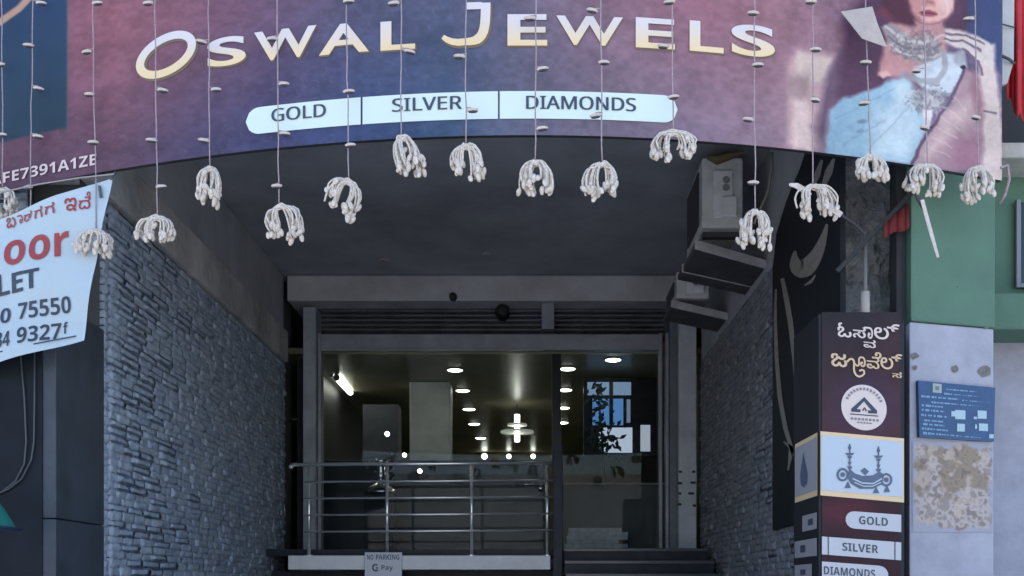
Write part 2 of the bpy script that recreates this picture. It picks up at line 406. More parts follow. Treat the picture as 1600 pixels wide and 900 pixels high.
MB().box(Xr(1047, YB - .1), Xr(1059, YB - .1), YB - 0.06, YB + 0.3, FLOOR, Zr(472, YB - .1)).build('door_jamb', mat('jamb_dark', (0.14, 0.16, 0.18), 0.6, noise=(5, .2)), shop, bevel=0.006)
pil = MB().box(Xr(1060, YB - .14), Xr(1088, YB - .14), YB - 0.16, YB + 0.3, FLOOR - .1, Zr(492, YB - .14)).build('pillar', mat('pillar_paint', (0.50, 0.53, 0.56), 0.7, noise=(4, .15)), shop, bevel=0.01)
for x, y, w in ((1063, 737, 5), (1084, 737, 5), (1062, 755, 7), (1083, 754, 8), (1080, 771, 9), (1062, 771, 5), (1062, 788, 6), (1085, 790, 5)):
    p = P(x, y, YB - .163); MB().box(p.x - w / 300, p.x + w / 300, YB - .1635, YB - .1605, p.z - .012, p.z + .012).build('tape_scrap', MATS['black_rubber'], pil)

# shop interior shell
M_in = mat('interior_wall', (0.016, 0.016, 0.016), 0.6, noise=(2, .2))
M_inc = mat('interior_ceiling', (0.26, 0.245, 0.165), 0.35, noise=(0.9, .35))
IC = EYE + 2.47
MB().box(-2.75, 2.3, YB + 0.12, 19.3, IC, IC + 0.06).build('interior_ceiling', M_inc, shop)
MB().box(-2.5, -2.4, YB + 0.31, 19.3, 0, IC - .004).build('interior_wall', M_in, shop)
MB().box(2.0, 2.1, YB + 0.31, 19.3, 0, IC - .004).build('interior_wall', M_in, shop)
MB().box(-2.39, 1.99, 19.1, 19.2, FLOOR, IC - .004).build('interior_wall', mat('interior_back', (0.36, 0.33, 0.22), .5, noise=(1.2, .4)), shop)
MB().box(XL + .03, Xr(863, YB), 10.0, YB + 0.118, Zr(868, 9.8) + .002, FLOOR - .004).build('porch_floor', M_black, shop)
MB().box(-2.4, 2.0, YB + 0.12, 19.3, FLOOR - 0.12, FLOOR - 0.004).build('interior_floor', mat('floor_tile', (0.45, 0.43, 0.36), .3, noise=(3, .1)), shop)
MB().box(Xr(640, 12.5), Xr(703, 12.5), 12.5, 12.9, FLOOR, IC - .004).build('interior_pillar', mat('cream_paint', (0.80, 0.79, 0.75), .6, noise=(2, .25)), shop, bevel=.01)
# outer side walls so that the building is closed
MB().box(-6.2, -6.0, YF + .3, 20.2, 0, CEIL).build('outer_wall', M_plaster, shop)
MB().box(-6.0, 2.1, 20.0, 20.2, 0, CEIL).build('outer_wall', M_plaster, shop)

# glass front
M_glass = glass_mat('shop_glass')
M_frame = mat('dark_frame', (0.02, 0.022, 0.026), 0.35, metal=0.4)
for x0, x1 in ((503, 862), (878, 1028)):
    d = MB().box(Xr(x0, YB), Xr(x1, YB), YB + 0.112, YB + 0.118, FLOOR + 0.02, IC - 0.01).build('glass_door', M_glass, shop)
    MB().box(Xr(x0, YB), Xr(x1, YB), YB + 0.105, YB + 0.125, FLOOR - 0.002, FLOOR + 0.018).build('bottom_rail', M_frame, d)
MB().box(Xr(863, YB), Xr(877, YB), YB + 0.09, YB + 0.14, FLOOR, IC - 0.01).build('mullion', M_frame, shop)
kn = MB().ball(P(845, 763, YB + .06), 0.036, 12, 8).build('door_knob', mat('bright_steel', (0.75, 0.75, 0.76), 0.2, metal=1.0), shop, smooth=True)
MB().tube([P(806, 757, YB + .09), P(842, 757, YB + .09)], 0.009, 8).build('door_bolt', MATS['bright_steel'], shop, smooth=True)

# porch slab and entrance steps
sl_ = MB().box(Xr(450, 9.8), Xr(860, 9.8), 9.8, YB + 0.05, Zr(890, 9.8), Zr(868, 9.8)).build('porch_slab', mat('slab_white', (0.86, 0.86, 0.86), 0.7, noise=(6, .08), bump=(30, .1, .01)), shop, bevel=.006)
MB().box(XL, Xr(866, 10.1), 10.25, 10.4, 0, Zr(891, 9.8)).build('porch_wall', M_black, shop)
MB().box(Xr(864, 9.85), Xr(879, 9.85), 9.85, 9.97, 0, Zr(695, 9.85)).build('gate_post', M_black, shop, bevel=.006)
st = empty('entrance_steps', (1.0, 9.4, 0)); tag(st, 'black granite entrance steps rising to the right-hand glass door', 'steps')
zt = Zr(857, 10.0); k = 0; y = 10.0
while zt > 0.02:
    s_ = MB().box(Xr(880, 10.0) + .002, XR - 0.06, y, y + (0.9 if k == 0 else 0.33), max(zt - 0.155, 0), zt).build('step', M_black, st, bevel=.004)
    MB().box(Xr(880, 10.0) + .002, XR - 0.06, y - 0.025, y - 0.001, zt - 0.03, zt + 0.002).build('nosing', mat('step_nosing', (0.07, 0.075, 0.085), 0.25), s_, bevel=.004)
    zt -= 0.125; y -= 0.30; k += 1

# stainless railing
rl = empty('railing', (Xr(660, 9.9), 9.9, Zr(868, 9.8))); tag(rl, 'stainless steel railing with five bars on the white porch slab', 'railing')
M_ss = mat('stainless', (0.93, 0.94, 0.95), 0.24, metal=0.8)
for i, y in enumerate((725, 752, 778, 804, 830)):
    MB().tube([P(456 + (0 if i == 0 else 20), y + 1, 9.9), P(863, y - 1.5, 9.9)], 0.018 if i == 0 else 0.0105, 10).build('rail', M_ss, rl, smooth=True)
for x in (483, 605, 737, 855):
    MB().tube([P(x, 868, 9.925), P(x, 727, 9.925)], 0.017, 10).build('post', M_ss, rl, smooth=True)
    MB().lathe([(0.045, 0), (0.045, 0.008), (0.02, 0.012)], (Xr(x, 9.925), 9.925, Zr(868, 9.8) + .001), 14).build('base_plate', M_ss, rl)
MB().ball(P(455, 729.5, 9.9), 0.024, 10, 8).build('end_cap', M_ss, rl, smooth=True)

# ------------------------------------------------------------------ neighbouring building on the right
nb = empty('neighbour_building', (3.0, 5.8, 0)); tag(nb, 'green and white painted building at the right edge with peeling plaster pillar', 'building')
NP = on_plane(P(1420, 600, 5.72), (0.30, -1, 0))
def nplan(x, d=0.0): p = NP(x, 700); return (p.x + 0.29 * d, p.y - 0.96 * d)
M_green = mat('green_paint', A(80, 122, 114), 0.7, noise=(4, .10), bump=(25, .15, .01))
M_white = mat('whitewash', A(158, 172, 204), 0.85, noise=(5, .15, 9), bump=(30, .25, .01))
a, b = nplan(1421), nplan(1553)
back = [(b[0] + .02, 7.0), (a[0] + .1, 7.0)]
zg = NP(1487, 508).z
MB().prism([a, b] + back, 0, zg).build('pillar', M_white, nb, bevel=.01)
a2, b2 = nplan(1421, .012), nplan(1553, .012)
MB().prism([a2, b2] + back, zg + .002, 6.6).build('upper_pillar', M_green, nb, bevel=.01)
def patch(x, y):
    n1 = fbm(x, y, 26, 5, 4); n2 = fbm(x, y, 9, 15, 3); img = np.zeros(x.shape + (3,)); img[:] = (146, 140, 136)
    lay(img, np.clip((n1 - 0.44) * 9 + (y - 728) / 60, 0, 1), (176, 178, 192))
    lay(img, np.clip((n2 - 0.50) * 12, 0, 1) * .55, (120, 122, 128)); lay(img, np.clip((0.36 - n2) * 14, 0, 1) * .6, (104, 104, 108)); lay(img, np.clip((fbm(x, y, 14, 40) - .53) * 16, 0, 1) * .7, (186, 184, 190))
    e = np.minimum(np.minimum(x - 1425, 1550 - x), np.minimum(y - 694, 831 - y)) + (fbm(x, y, 20, 77, 4) - .52) * 34
    lay(img, np.clip(1 - e / 5, 0, 1), (156, 170, 202)); return img
M_print = mat('print_matt', (.5, .5, .5), 0.8, vcol='print', bump=(60, .3, .01))
printed('peeling_patch', np.arange(1425, 1551, 1.3), np.arange(690, 832, 1.3), patch, NP, M_print, nb, -0.0 + 0.004)
for x, y, r in ((1491, 577, 6), (1428, 556, 6), (1538, 580, 9), (1541, 509, 5), (1429, 575, 4)):
    pts = [(x + r * (0.8 + .5 * random.random()) * math.cos(t), y + r * (0.7 + .5 * random.random()) * math.sin(t)) for t in np.linspace(0, 2 * math.pi, 11)[:-1]]
    mb = MB(); flatpoly(mb, pts, NP, .004); mb.build('plaster_scar', mat('scar', A(112, 120, 128), .9, noise=(40, .3)), nb)
# receding wall, ledge, window, beam beyond the pillar
W2 = 6.5
x0 = b[0] + .03
MB().box(x0, 9, W2, W2 + .3, 0, Zr(510, W2)).build('side_wall', M_white, nb)
MB().box(x0, 9, W2, W2 + .3, Zr(510, W2) + .002, Zr(235, W2)).build('green_wall', M_green, nb)
MB().box(x0, 9, W2 - .35, W2 - .005, Zr(515, 6.15), Zr(457, 6.15)).build('ledge', M_green, nb, bevel=.015)
w = MB().box(Xr(1588, W2), Xr(1588, W2) + 1.2, W2 - .02, W2 - .004, Zr(450, W2), Zr(318, W2)).build('window', mat('window_dark', (0.02, 0.022, 0.026), .15), nb)
MB().box(Xr(1586, W2) - .01, Xr(1590, W2), W2 - .045, W2 - .021, Zr(452, W2), Zr(316, W2)).box(Xr(1590, W2) + .001, Xr(1590, W2) + 1.2, W2 - .045, W2 - .021, Zr(452, W2), Zr(446, W2)).build('window_frame', mat('frame_grey', (0.2, 0.22, 0.24), .5), w)
MB().box(x0, 9, W2 - .3, W2 + .3, Zr(246, 6.2), Zr(222, 6.2)).build('beam', M_conc, nb, bevel=.01)
MB().box(x0, 9, W2 + .301, 20, 0, 6.6).build('upper_storey', M_in, nb)
MB().box(b[0] + .03, 9, 7.0, 7.2, 5.0, 6.6).build('upper_wall', M_green, nb)
MB().ball(NP(1494, 449, .005), (.008, .008, .016), 8, 6).build('nail', MATS['black_rubber'], nb)

# ------------------------------------------------------------------ shop sign: bowed fascia with printed sheet
def sq(x): return 1.3e-4 * (x - 825.0) ** 2
YS = 5.0
def SG(x, v, off=0.0):
    Y = YS * 709.0 / (709.0 - sq(x)); X = (x - CX) / F * Y
    e = 1.0; Y2 = YS * 709.0 / (709.0 - sq(x + e)); X2 = (x + e - CX) / F * Y2
    t = Vector((X2 - X, Y2 - Y, 0)).normalized(); n = Vector((t.y, -t.x, 0))
    return Vector((X, Y, EYE + (HY - v) / F * YS)) + n * off
def toV(x, y): return HY - (HY - y) * 709.0 / (709.0 - sq(x))      # straightened height of a spot on the bowed sheet
SVB = HY - 709.0        # bottom edge
sign = empty('shop_sign', SG(825, SVB)); tag(sign, 'bowed mauve shop sign with silver lettering and a bridal jewellery portrait', 'sign')
def leather(x, y, img):
    n = fbm(x, y, 60, 2, 4); f1 = fbm(x, y * 1.4, 11, 21, 3)
    img *= (1 + 0.26 * (n - .47) + 0.26 * (f1 - .45))[..., None]
def sign_shade(x, v):
    img = np.zeros(x.shape + (3,))
    xk = [-200, 100, 180, 300, 420, 560, 700, 820, 960, 1100, 1230, 1700]
    top = np.array([(122, 88, 112), (126, 88, 112), (138, 96, 118), (124, 92, 118), (104, 86, 118), (84, 88, 122), (84, 94, 130), (106, 102, 132), (128, 104, 128), (142, 104, 128), (150, 118, 140), (80, 84, 128)], float)
    bot = np.array([(84, 66, 92), (90, 70, 96), (94, 74, 100), (76, 72, 108), (66, 72, 116), (58, 76, 122), (64, 88, 128), (98, 104, 136), (116, 112, 140), (130, 118, 146), (140, 122, 146), (90, 90, 130)], float)
    t = np.clip((v + 20) / 210, 0, 1) ** 1.2
    for c in range(3): img[..., c] = np.interp(x, xk, top[:, c]) * (1 - t) + np.interp(x, xk, bot[:, c]) * t
    leather(x, v, img)
    # fine light veins
    r = np.abs(fbm(x, v, 26, 61, 3) - .46); lay(img, np.clip((0.014 - r) * 60, 0, 1) * .22, (168, 130, 150))
    # blue panel at the left end
    p = np.clip((107 - x) / 4, 0, 1) * np.clip((126 + 0 - v) / 5, 0, 1)
    blue = np.zeros_like(img); blue[:] = (42, 66, 98); blue *= (1 + .18 * (fbm(x, v, 80, 8) - .5))[..., None]; blue[..., 2] *= (1 - .08 * np.clip(v / 120, -1, 1))
    img = img * (1 - p[..., None]) + blue * p[..., None]
    lay(img, line_mask(x, v, [(105, -300), (105, 128)], 3, 2) * .5, (84, 96, 120))
    lay(img, line_mask(x, v, [(-160, -30), (-60, -72), (0, -92), (30, -106), (52, -125), (62, -150)], 13, 3), (176, 150, 142))
    return img
M_flex = mat('flex_print', (.5, .5, .5), 0.55, spec=.15, vcol='print', bump=(5, .05, .02))
xs = np.linspace(-150, 1221.2, 624); ys = np.concatenate([np.arange(-300, -160, 14), np.arange(-160, -20, 2.2), np.arange(-20, SVB - .5, 1.95), [SVB]])
printed('printed_sheet', xs, ys, sign_shade, SG, M_flex, sign)
# portrait print: woman in pale blue silk with necklaces, hand raised
def Z4(pts): return [(1200 + a / 2.8125, b / 2.8125) for a, b in pts]
def portrait(x, v):
    y = HY - (HY - v) * (709.0 - sq(x)) / 709.0          # straight photo height of the print
    img = sign_shade(x, v)
    x0_, y0_ = x, y; x = x + (fbm(x0_, y0_, 18, 131, 3) - .45) * 9; y = y + (fbm(x0_, y0_, 18, 141, 3) - .45) * 9
    def pm(pts, c, s=4.0, k=1.0): lay(img, poly_mask(x, y, Z4(pts), s) * k, c)
    nz = fbm(x, y, 10, 71, 4); nf = fbm(x, y, 4.2, 81, 3)
    pm([(60, 640), (80, 300), (130, 210), (290, 240), (250, 660)], (186, 164, 178), 14)
    pm([(110, 650), (110, 440), (180, 430), (190, 670)], (208, 194, 204), 8)
    pm([(130, 230), (280, 255), (240, 360), (180, 370), (120, 330)], (196, 186, 192), 10); pm([(80, 330), (180, 330), (180, 430), (80, 430)], (156, 140, 152), 12, .8)
    pm([(250, 690), (205, 560), (260, 330), (340, 180), (400, 120), (430, 420), (300, 430), (270, 520)], (104, 88, 116), 16)
    pm([(330, 200), (330, 80), (470, -60), (560, -300), (1000, -300), (980, 120), (560, 220), (520, 400), (300, 440)], (86, 64, 92), 16)
    pm([(480, 50), (560, 20), (640, 60), (560, 110)], (120, 62, 80), 14, .8)
    pm([(860, -300), (1032, -300), (1032, 330), (985, 260), (880, 150)], (62, 76, 124), 10)
    # neck, face
    pm([(540, 110), (650, 80), (770, 100), (790, 250), (720, 330), (560, 330), (480, 330)], (186, 146, 158), 8)
    lay(img, ell_mask(x, y, 1458, -17, 40, 54, .14), (214, 172, 176)); lay(img, ell_mask(x, y, 1478, -18, 16, 46, .8) * .8, (228, 202, 212))
    lay(img, ell_mask(x, y, 1430, -8, 12, 40, .8) * .5, (170, 122, 136))
    lay(img, ell_mask(x, y, 1449, 21, 13, 4.6, .5, .18) * .9, (146, 78, 100)); lay(img, line_mask(x, y, [(1437, 18), (1449, 21), (1462, 24)], 1.6), (104, 50, 74))
    lay(img, ell_mask(x, y, 1449, 6, 9, 4, .8) * .8, (150, 96, 108)); lay(img, ell_mask(x, y, 1455, 30, 12, 3, .9) * .5, (226, 190, 196))
    lay(img, line_mask(x, y, [(1427, 24), (1438, 36), (1456, 39), (1476, 30)], 2.6, 3) * .7, (138, 92, 108))
    # dark hair each side
    pm([(590, -80), (622, 20), (650, 110), (560, 100), (500, 20), (520, -90)], (84, 52, 72), 8); pm([(832, -60), (862, 90), (800, 130), (770, 100), (815, 50)], (92, 66, 94), 7)
    # choker and chest jewellery
    pm([(500, 120), (545, 105), (640, 160), (740, 160), (770, 250), (700, 280), (610, 260), (540, 200)], (150, 148, 162), 5)
    for i in range(3): lay(img, line_mask(x, y, Z4([(520 + i * 12, 120 + i * 40), (600, 175 + i * 32), (690, 185 + i * 32), (765, 160 + i * 38)]), 4.0) * .75, (206, 206, 216) if i % 2 == 0 else (112, 110, 128))
    # white blouse, blue silk, pink drape
    pm([(640, 300), (700, 265), (790, 240), (860, 220), (880, 290), (800, 420), (720, 430), (660, 360)], (190, 208, 234), 6)
    pm([(275, 480), (330, 430), (470, 390), (600, 335), (660, 420), (690, 520), (700, 570), (622, 722), (255, 684)], (146, 186, 220), 6)
    pm([(480, 470), (640, 470), (690, 560), (610, 710), (440, 690)], (188, 216, 242), 26, .9); pm([(560, 360), (610, 345), (660, 430), (640, 480), (560, 470)], (196, 218, 240), 20, .8); pm([(280, 500), (330, 450), (360, 560), (300, 660), (262, 670)], (128, 168, 204), 24, .7)
    for q in (((620, 470), (440, 655)), ((560, 390), (300, 520)), ((520, 520), (330, 640))): lay(img, line_mask(x, y, Z4(q), 2.2, 3) * .4, (110, 140, 178))
    lay(img, ell_mask(x, y, 1347, 190, 7, 4, .8) * .8, (108, 132, 162)); lay(img, ell_mask(x, y, 1345, 205, 6, 3, .8) * .7, (118, 142, 172))
    pm([(870, 300), (930, 330), (950, 420), (950, 760), (630, 735), (700, 570), (800, 440)], (164, 144, 164), 7)
    pm([(780, 500), (900, 430), (890, 520), (800, 600), (700, 720), (650, 720)], (190, 174, 188), 20); pm([(830, 600), (940, 580), (940, 750), (790, 735)], (150, 112, 142), 22, .8)
    pm([(905, 300), (955, 350), (955, 560), (925, 520), (890, 400)], (148, 112, 132), 10, .8)
    for i in range(6): lay(img, line_mask(x, y, Z4([(700 + i * 22, 640 - i * 42), (800 + i * 14, 690 - i * 40)]), 1.8, 2) * .5, (214, 204, 212))
    lay(img, line_mask(x, y, Z4([(868, 300), (800, 445), (700, 590), (630, 720)]), 5.5, 2.5), (98, 84, 116))
    # pendant necklace
    lay(img, line_mask(x, y, Z4([(770, 230), (780, 300), (740, 360), (650, 350), (590, 320)]), 9, 3) * .85, (152, 158, 174))
    lay(img, ell_mask(x, y, 1452, 157, 26, 19, .3) * .9, (146, 154, 172)); lay(img, ell_mask(x, y, 1452, 157, 13, 10, .4) * .8, (176, 182, 196))
    jw = np.clip(ell_mask(x, y, 1452, 156, 38, 26, .3) + ell_mask(x, y, 1430, 70, 40, 28, .3), 0, 1); lay(img, jw * np.clip((nf - .46) * 9, 0, 1) * .6, (104, 108, 128)); lay(img, jw * np.clip((.38 - nf) * 10, 0, 1) * .45, (206, 210, 222))
    pm([(680, 480), (725, 480), (715, 555), (690, 550)], (206, 212, 226), 4); lay(img, line_mask(x, y, Z4([(682, 555), (718, 558)]), 3), (66, 58, 84))
    # arm and hand
    pm([(930, 210), (995, 200), (1002, 300), (1020, 480), (1034, 640), (1034, 800), (945, 790), (950, 480), (930, 330)], (204, 196, 206), 8)
    pm([(770, 130), (850, 130), (930, 165), (995, 205), (990, 310), (930, 270), (860, 215), (775, 190)], (208, 206, 218), 5)
    for q in (((775, 150), (870, 152), (950, 200)), ((775, 178), (860, 180), (930, 225)), ((860, 215), (930, 270), (945, 330))): lay(img, line_mask(x, y, Z4(q), 3.4, 2) * .95, (116, 98, 122))
    lay(img, line_mask(x, y, Z4([(955, 485), (1000, 494)]), 3.5), (126, 112, 134)); lay(img, ell_mask(x, y, 1506, 104, 5, 4, .5), (44, 44, 62)); lay(img, ell_mask(x, y, 1500, 90, 9, 12, .6) * .8, (150, 160, 182))
    pm([(480, 320), (520, 310), (545, 330), (510, 350)], (206, 172, 182), 4)
    img *= (1 + .22 * (fbm(x0_, y0_, 44, 151, 3) - .45) + .10 * (nz - .47) + .10 * (nf - .45))[..., None]; x, y = x0_, y0_
    b = np.clip((x - 1222) / 14, 0, 1)[..., None]
    return sign_shade(x, v) * (1 - b) + img * b
xs = np.arange(1221.2, 1566.5, 1.1); ys = np.concatenate([np.arange(-300, -60, 8), np.arange(-60, SVB, 1.1), [SVB]])
printed('portrait_print', xs, ys, portrait, SG, M_flex, sign, 0.0)
# box body behind the sheet
xs = np.linspace(-150, 1566, 60)
v = []; f = []
for x in xs:
    for o_, vv in ((-0.004, SVB), (-0.028, SVB), (-0.028, -300), (-0.004, -300)): v.append(SG(x, vv, o_))
for i in range(len(xs) - 1):
    for k in range(4): f.append((i * 4 + k, i * 4 + (k + 1) % 4, i * 4 + 4 + (k + 1) % 4, i * 4 + 4 + k))
f += [(0, 1, 2, 3)[::-1], tuple(len(v) - 4 + k for k in range(4))]
make('sign_box', v, f, mat('sign_frame', (0.06, 0.06, 0.065), .5, metal=.5), sign)
for x in (200, 600, 1000, 1400):
    p = SG(x, 60, -.028); MB().tube([p, (p.x, YF + .05, p.z)], .02, 8).build('bracket', MATS['sign_frame'], sign)

# letters of the name: white running into pale gold, thin gold edge underneath
M_let = mat('letter_ink', (.5, .5, .5), 0.45, vcol='print')
M_halo = mat('letter_edge', A(116, 104, 92), 0.5)
def sign_letter(ch, x0, x1, y0, y1, bold):
    xc = (x0 + x1) / 2; vc = toV(xc, (y0 + y1) / 2); h = (y1 - y0) * 709 / (709 - sq(xc)) / 2
    sl = abs(2.6e-4 * (xc - 825) * (x1 - x0)) * .5 * ((HY - vc) / 709); h = max(h - sl * .8, h * .72)
    mb, hb = MB(), MB()
    if ch == 'O':
        pts = [(xc + 40.5 * math.cos(t) , vc + 28.5 * math.sin(t) - 9.5 * math.cos(t) ) for t in np.linspace(0, 2 * math.pi, 41)[:-1]]
        stroke(mb, pts, 13.0, SG, .006, closed=True); stroke(hb, [(a + 1.5, b + 2.2) for a, b in pts], 16, SG, .003, closed=True)
    elif ch == 'J':
        pts = [(734, vc - h + 6), (746, vc - h + 6)] ; path = bez((759, vc - h + 1), (759, vc + h * .35), (757, vc + h * .8), (727, vc + h - 8), 12)[0:] + bez((727, vc + h - 8), (712, vc + h - 5), (700, vc + h - 10), (692, vc + h - 17), 5)[1:]
        ww = [15] * 9 + [13, 12, 11, 11, 10, 9, 7]
        stroke(mb, path, ww[:len(path)], SG, .006); stroke(mb, [(728, vc - h + 5.5), (753, vc - h + 5.5)], 11, SG, .0063)
        stroke(hb, [(a + 1.5, b + 2.2) for a, b in path], [q + 3 for q in ww[:len(path)]], SG, .003)
    else:
        letters(mb, ch, (x0, x1, vc - h, vc + h), SG, .006, bold, raw=True); letters(hb, ch, (x0 - .3, x1 + 2.0, vc - h, vc + h + 2.4), SG, .003, bold, raw=True)
    z = np.array([q[2] for q in mb.v]); vv = HY - (z - EYE) * F / YS; t = np.clip((vv - (vc - h)) / (2 * h), 0, 1)[:, None]
    t = np.clip((t - .25) / .6, 0, 1)
    c = np.array((212, 218, 240)) * (1 - t) + np.array((228, 216, 186)) * t
    o = make('letter', mb.v, mb.f, M_let, sign, cols=np.clip(lin(c) / ILL * .85, 0, .86))
    hb.build('letter_edge', M_halo, o)
BD = .022
for ch, x0, x1, y0, y1 in (('O', 212, 309, 51, 122), ('S', 325, 385, 55, 107), ('W', 398, 495, 41, 97), ('A', 499, 577, 35, 87), ('L', 595, 649, 32, 80), ('J', 691, 767, 4, 75),
                           ('E', 793, 855, 23, 72), ('W', 869, 973, 25, 73), ('E', 993, 1054, 28, 78), ('L', 1077, 1130, 33, 84), ('S', 1142, 1210, 37, 92)):
    sign_letter(ch, x0, x1, y0, y1, BD)
# pale strip with the three words
M_pale = mat('strip_ink', A(208, 238, 255), .45); M_navy = mat('navy_ink', A(58, 72, 100), .5)
def strip(x0, x1, lr, rr):
    mb = MB(); r = 21.5; c = 164.5; n = max(3, int((x1 - x0) / 9)); k = len(mb.v)
    for x in np.linspace(x0, x1, n * 2):
        e = r
        if lr and x < x0 + r: e = math.sqrt(max(r * r - (x0 + r - x) ** 2, 1))
        if rr and x > x1 - r: e = math.sqrt(max(r * r - (x - x1 + r) ** 2, 1))
        mb.v += [tuple(SG(x, c - e, .005)), tuple(SG(x, c + e, .005))]
    for i in range(n * 2 - 1): mb.f.append((2 * i, 2 * i + 1, 2 * i + 3, 2 * i + 2))
    return mb.build('word_strip', M_pale, sign)
s1 = strip(385, 564, True, False); s2 = strip(567, 778, False, False); s3 = strip(781, 1058, False, True)
for s_, word, x0, x1, y in ((s1, 'GOLD', 425, 510, 177), (s2, 'SILVER', 613, 722, 163), (s3, 'DIAMONDS', 822, 993, 162)):
    vc = toV((x0 + x1) / 2, y); mb = MB(); letters(mb, word, (x0, x1 - 1, vc - 10.5, vc + 10.5), SG, .008); letters(mb, word, (x0 + 1.3, x1 + .3, vc - 10.5, vc + 10.5), SG, .0085); mb.build('word', M_navy, s_)
# registration number at the lower left
mb = MB(); letters(mb, 'AFE7391A1ZE', (-14, 152, 193 - 14, 193 + 5), SG, .006, .03); mb.build('registration_number', mat('number_ink', A(206, 200, 218), .5), sign)

# ------------------------------------------------------------------ strings of decorative lights
M_wire = mat('wire_white', A(156, 150, 172), .5, noise=(60, .25)); M_bulb = mat('bulb_white', A(196, 196, 204), .35, noise=(50, .2)); M_under = mat('bulb_shadow_and_cord', (0.05, 0.05, 0.06), .6)
M_tw = mat('twine_white', A(204, 208, 216), .6, noise=(80, .3), bump=(200, .4, .004))
bp_ = MB()      # pale cap; the dark lower ball stands for the shadow beneath it
bp_.ball((0.018, 0, 0), (0.030, 0.012, 0.0095), 10, 8, 0); bp_.ball((0.020, -.001, -0.0085), (0.024, 0.010, 0.006), 8, 6, 1)
cap0 = bp_.build('bulb', None, None, smooth=True, mats=[M_bulb, M_under]); capm = cap0.data; bpy.data.objects.remove(cap0)
tp = MB(); tp.ball((0, 0, 0), (0.0125, 0.0125, 0.022), 8, 6); tip0 = tp.build('bulb', M_tw, None, smooth=True); tipm = tip0.data; bpy.data.objects.remove(tip0)
def piece(name, me, parent, loc, rot):
    o = bpy.data.objects.new(name, me); COL.objects.link(o); o.parent = parent; o.location = Vector(loc) - wloc(parent); o.rotation_euler = rot; return o
def light_string(x, bulbs, bx, y0, y1, wpx, tilt, label, seed, skew=0.0, x_top=None):
    rs = random.Random(seed)
    Yd = YS * 709.0 / (709.0 - sq(x)) - 0.075; s = Yd / F
    t = empty('light_string', P(bx, y1, Yd)); tag(t, label, 'light string', 'strings of lights hanging over the sign')
    top = P(x if x_top is None else x_top, -160, Yd); bot = P(bx, y0 + 3, Yd)
    pts = [top.lerp(bot, k / 14) + Vector((rs.uniform(-.003, .003), rs.uniform(-.002, .002), 0)) for k in range(15)]
    pts[0] = top; pts[-1] = bot
    MB().tube(pts, .0033, 6).build('wire', M_wire, t, smooth=True)
    for px, py in bulbs:
        wx0 = x + (bx - x) * (py + 160) / (y0 + 163); piece('bulb', capm, t, P(px, py, Yd - .008) - Vector((.018 if px >= wx0 else -.018, 0, 0)), (0, rs.uniform(-.12, .12), rs.uniform(-.3, .3) + (0 if px >= wx0 else math.pi)))
        wx = top.x + (bot.x - top.x) * (py + 160) / (y0 + 163)
        w_ = P(px, py, Yd); piece_mb = MB().tube([(wx, Yd, w_.z + .012), (w_.x, Yd - .006, w_.z + .006)], .003, 5); piece_mb.build('bulb_lead', M_wire, t)
    # tied bundle of strands: an arch with two hanging legs
    mb = MB(); H = (y1 - y0) * s; W = wpx * s; ca, sa = math.cos(tilt), math.sin(tilt); tips = []
    def q(u, w, d): # u across, w down
        return Vector((bot.x + u * ca - w * sa, Yd + d, bot.z - (w * ca + u * sa)))
    wside = (rs.uniform(.75, 1.1), rs.uniform(.75, 1.1)); hside = (rs.uniform(.72, 1.0), rs.uniform(.72, 1.0))
    for k in range(17):
        j = lambda a: rs.uniform(-a, a)
        hl = H * rs.uniform(.52, .92) * (1 - skew * .35); hr = H * rs.uniform(.52, .92) * (1 + min(skew, .12) * .35); wl = W * rs.uniform(.10, .46); wr = W * rs.uniform(.10, .46); d = j(.03); wl *= wside[0]; wr *= wside[1]; hl *= hside[0]; hr *= hside[1]
        pts = [q(-wl * .95 + j(.008), hl, d), q(-wl * 1.02, hl * .62, d + j(.008)), q(-wl * .78, hl * .28, d * .6), q(-wl * .46, H * .10 + j(.014), d * .3), q(j(.018), H * .06 + j(.014), j(.01)),
               q(wr * .46, H * .10 + j(.014), -d * .3), q(wr * .78, hr * .28, -d * .6), q(wr * 1.02, hr * .62, -d + j(.008)), q(wr * .9 + j(.008), hr, -d)]
        fine = []
        for i in range(len(pts) - 1):
            p0, p1, p2, p3 = pts[max(i - 1, 0)], pts[i], pts[i + 1], pts[min(i + 2, len(pts) - 1)]
            for u in (0, .5):
                fine.append(.5 * ((2 * p1) + (p2 - p0) * u + (2 * p0 - 5 * p1 + 4 * p2 - p3) * u * u + (3 * p1 - p0 - 3 * p2 + p3) * u ** 3))
        fine.append(pts[-1]); mb.tube(fine, .0050, 5)
        if k < 12: tips += [(fine[0], -1), (fine[-1], 1)]
        if k < 1: tips += [(fine[3], -1), (fine[-4], 1)]
    bd = mb.build('bundle', M_tw, t, smooth=True)
    for p, sg in tips:
        piece('bulb', tipm, bd, p + Vector((rs.uniform(-.014, .014), rs.uniform(-.012, .006), rs.uniform(-.014, .006))), (rs.uniform(-.5, .5), rs.uniform(-.8, .8), rs.uniform(0, 3)))
    return t
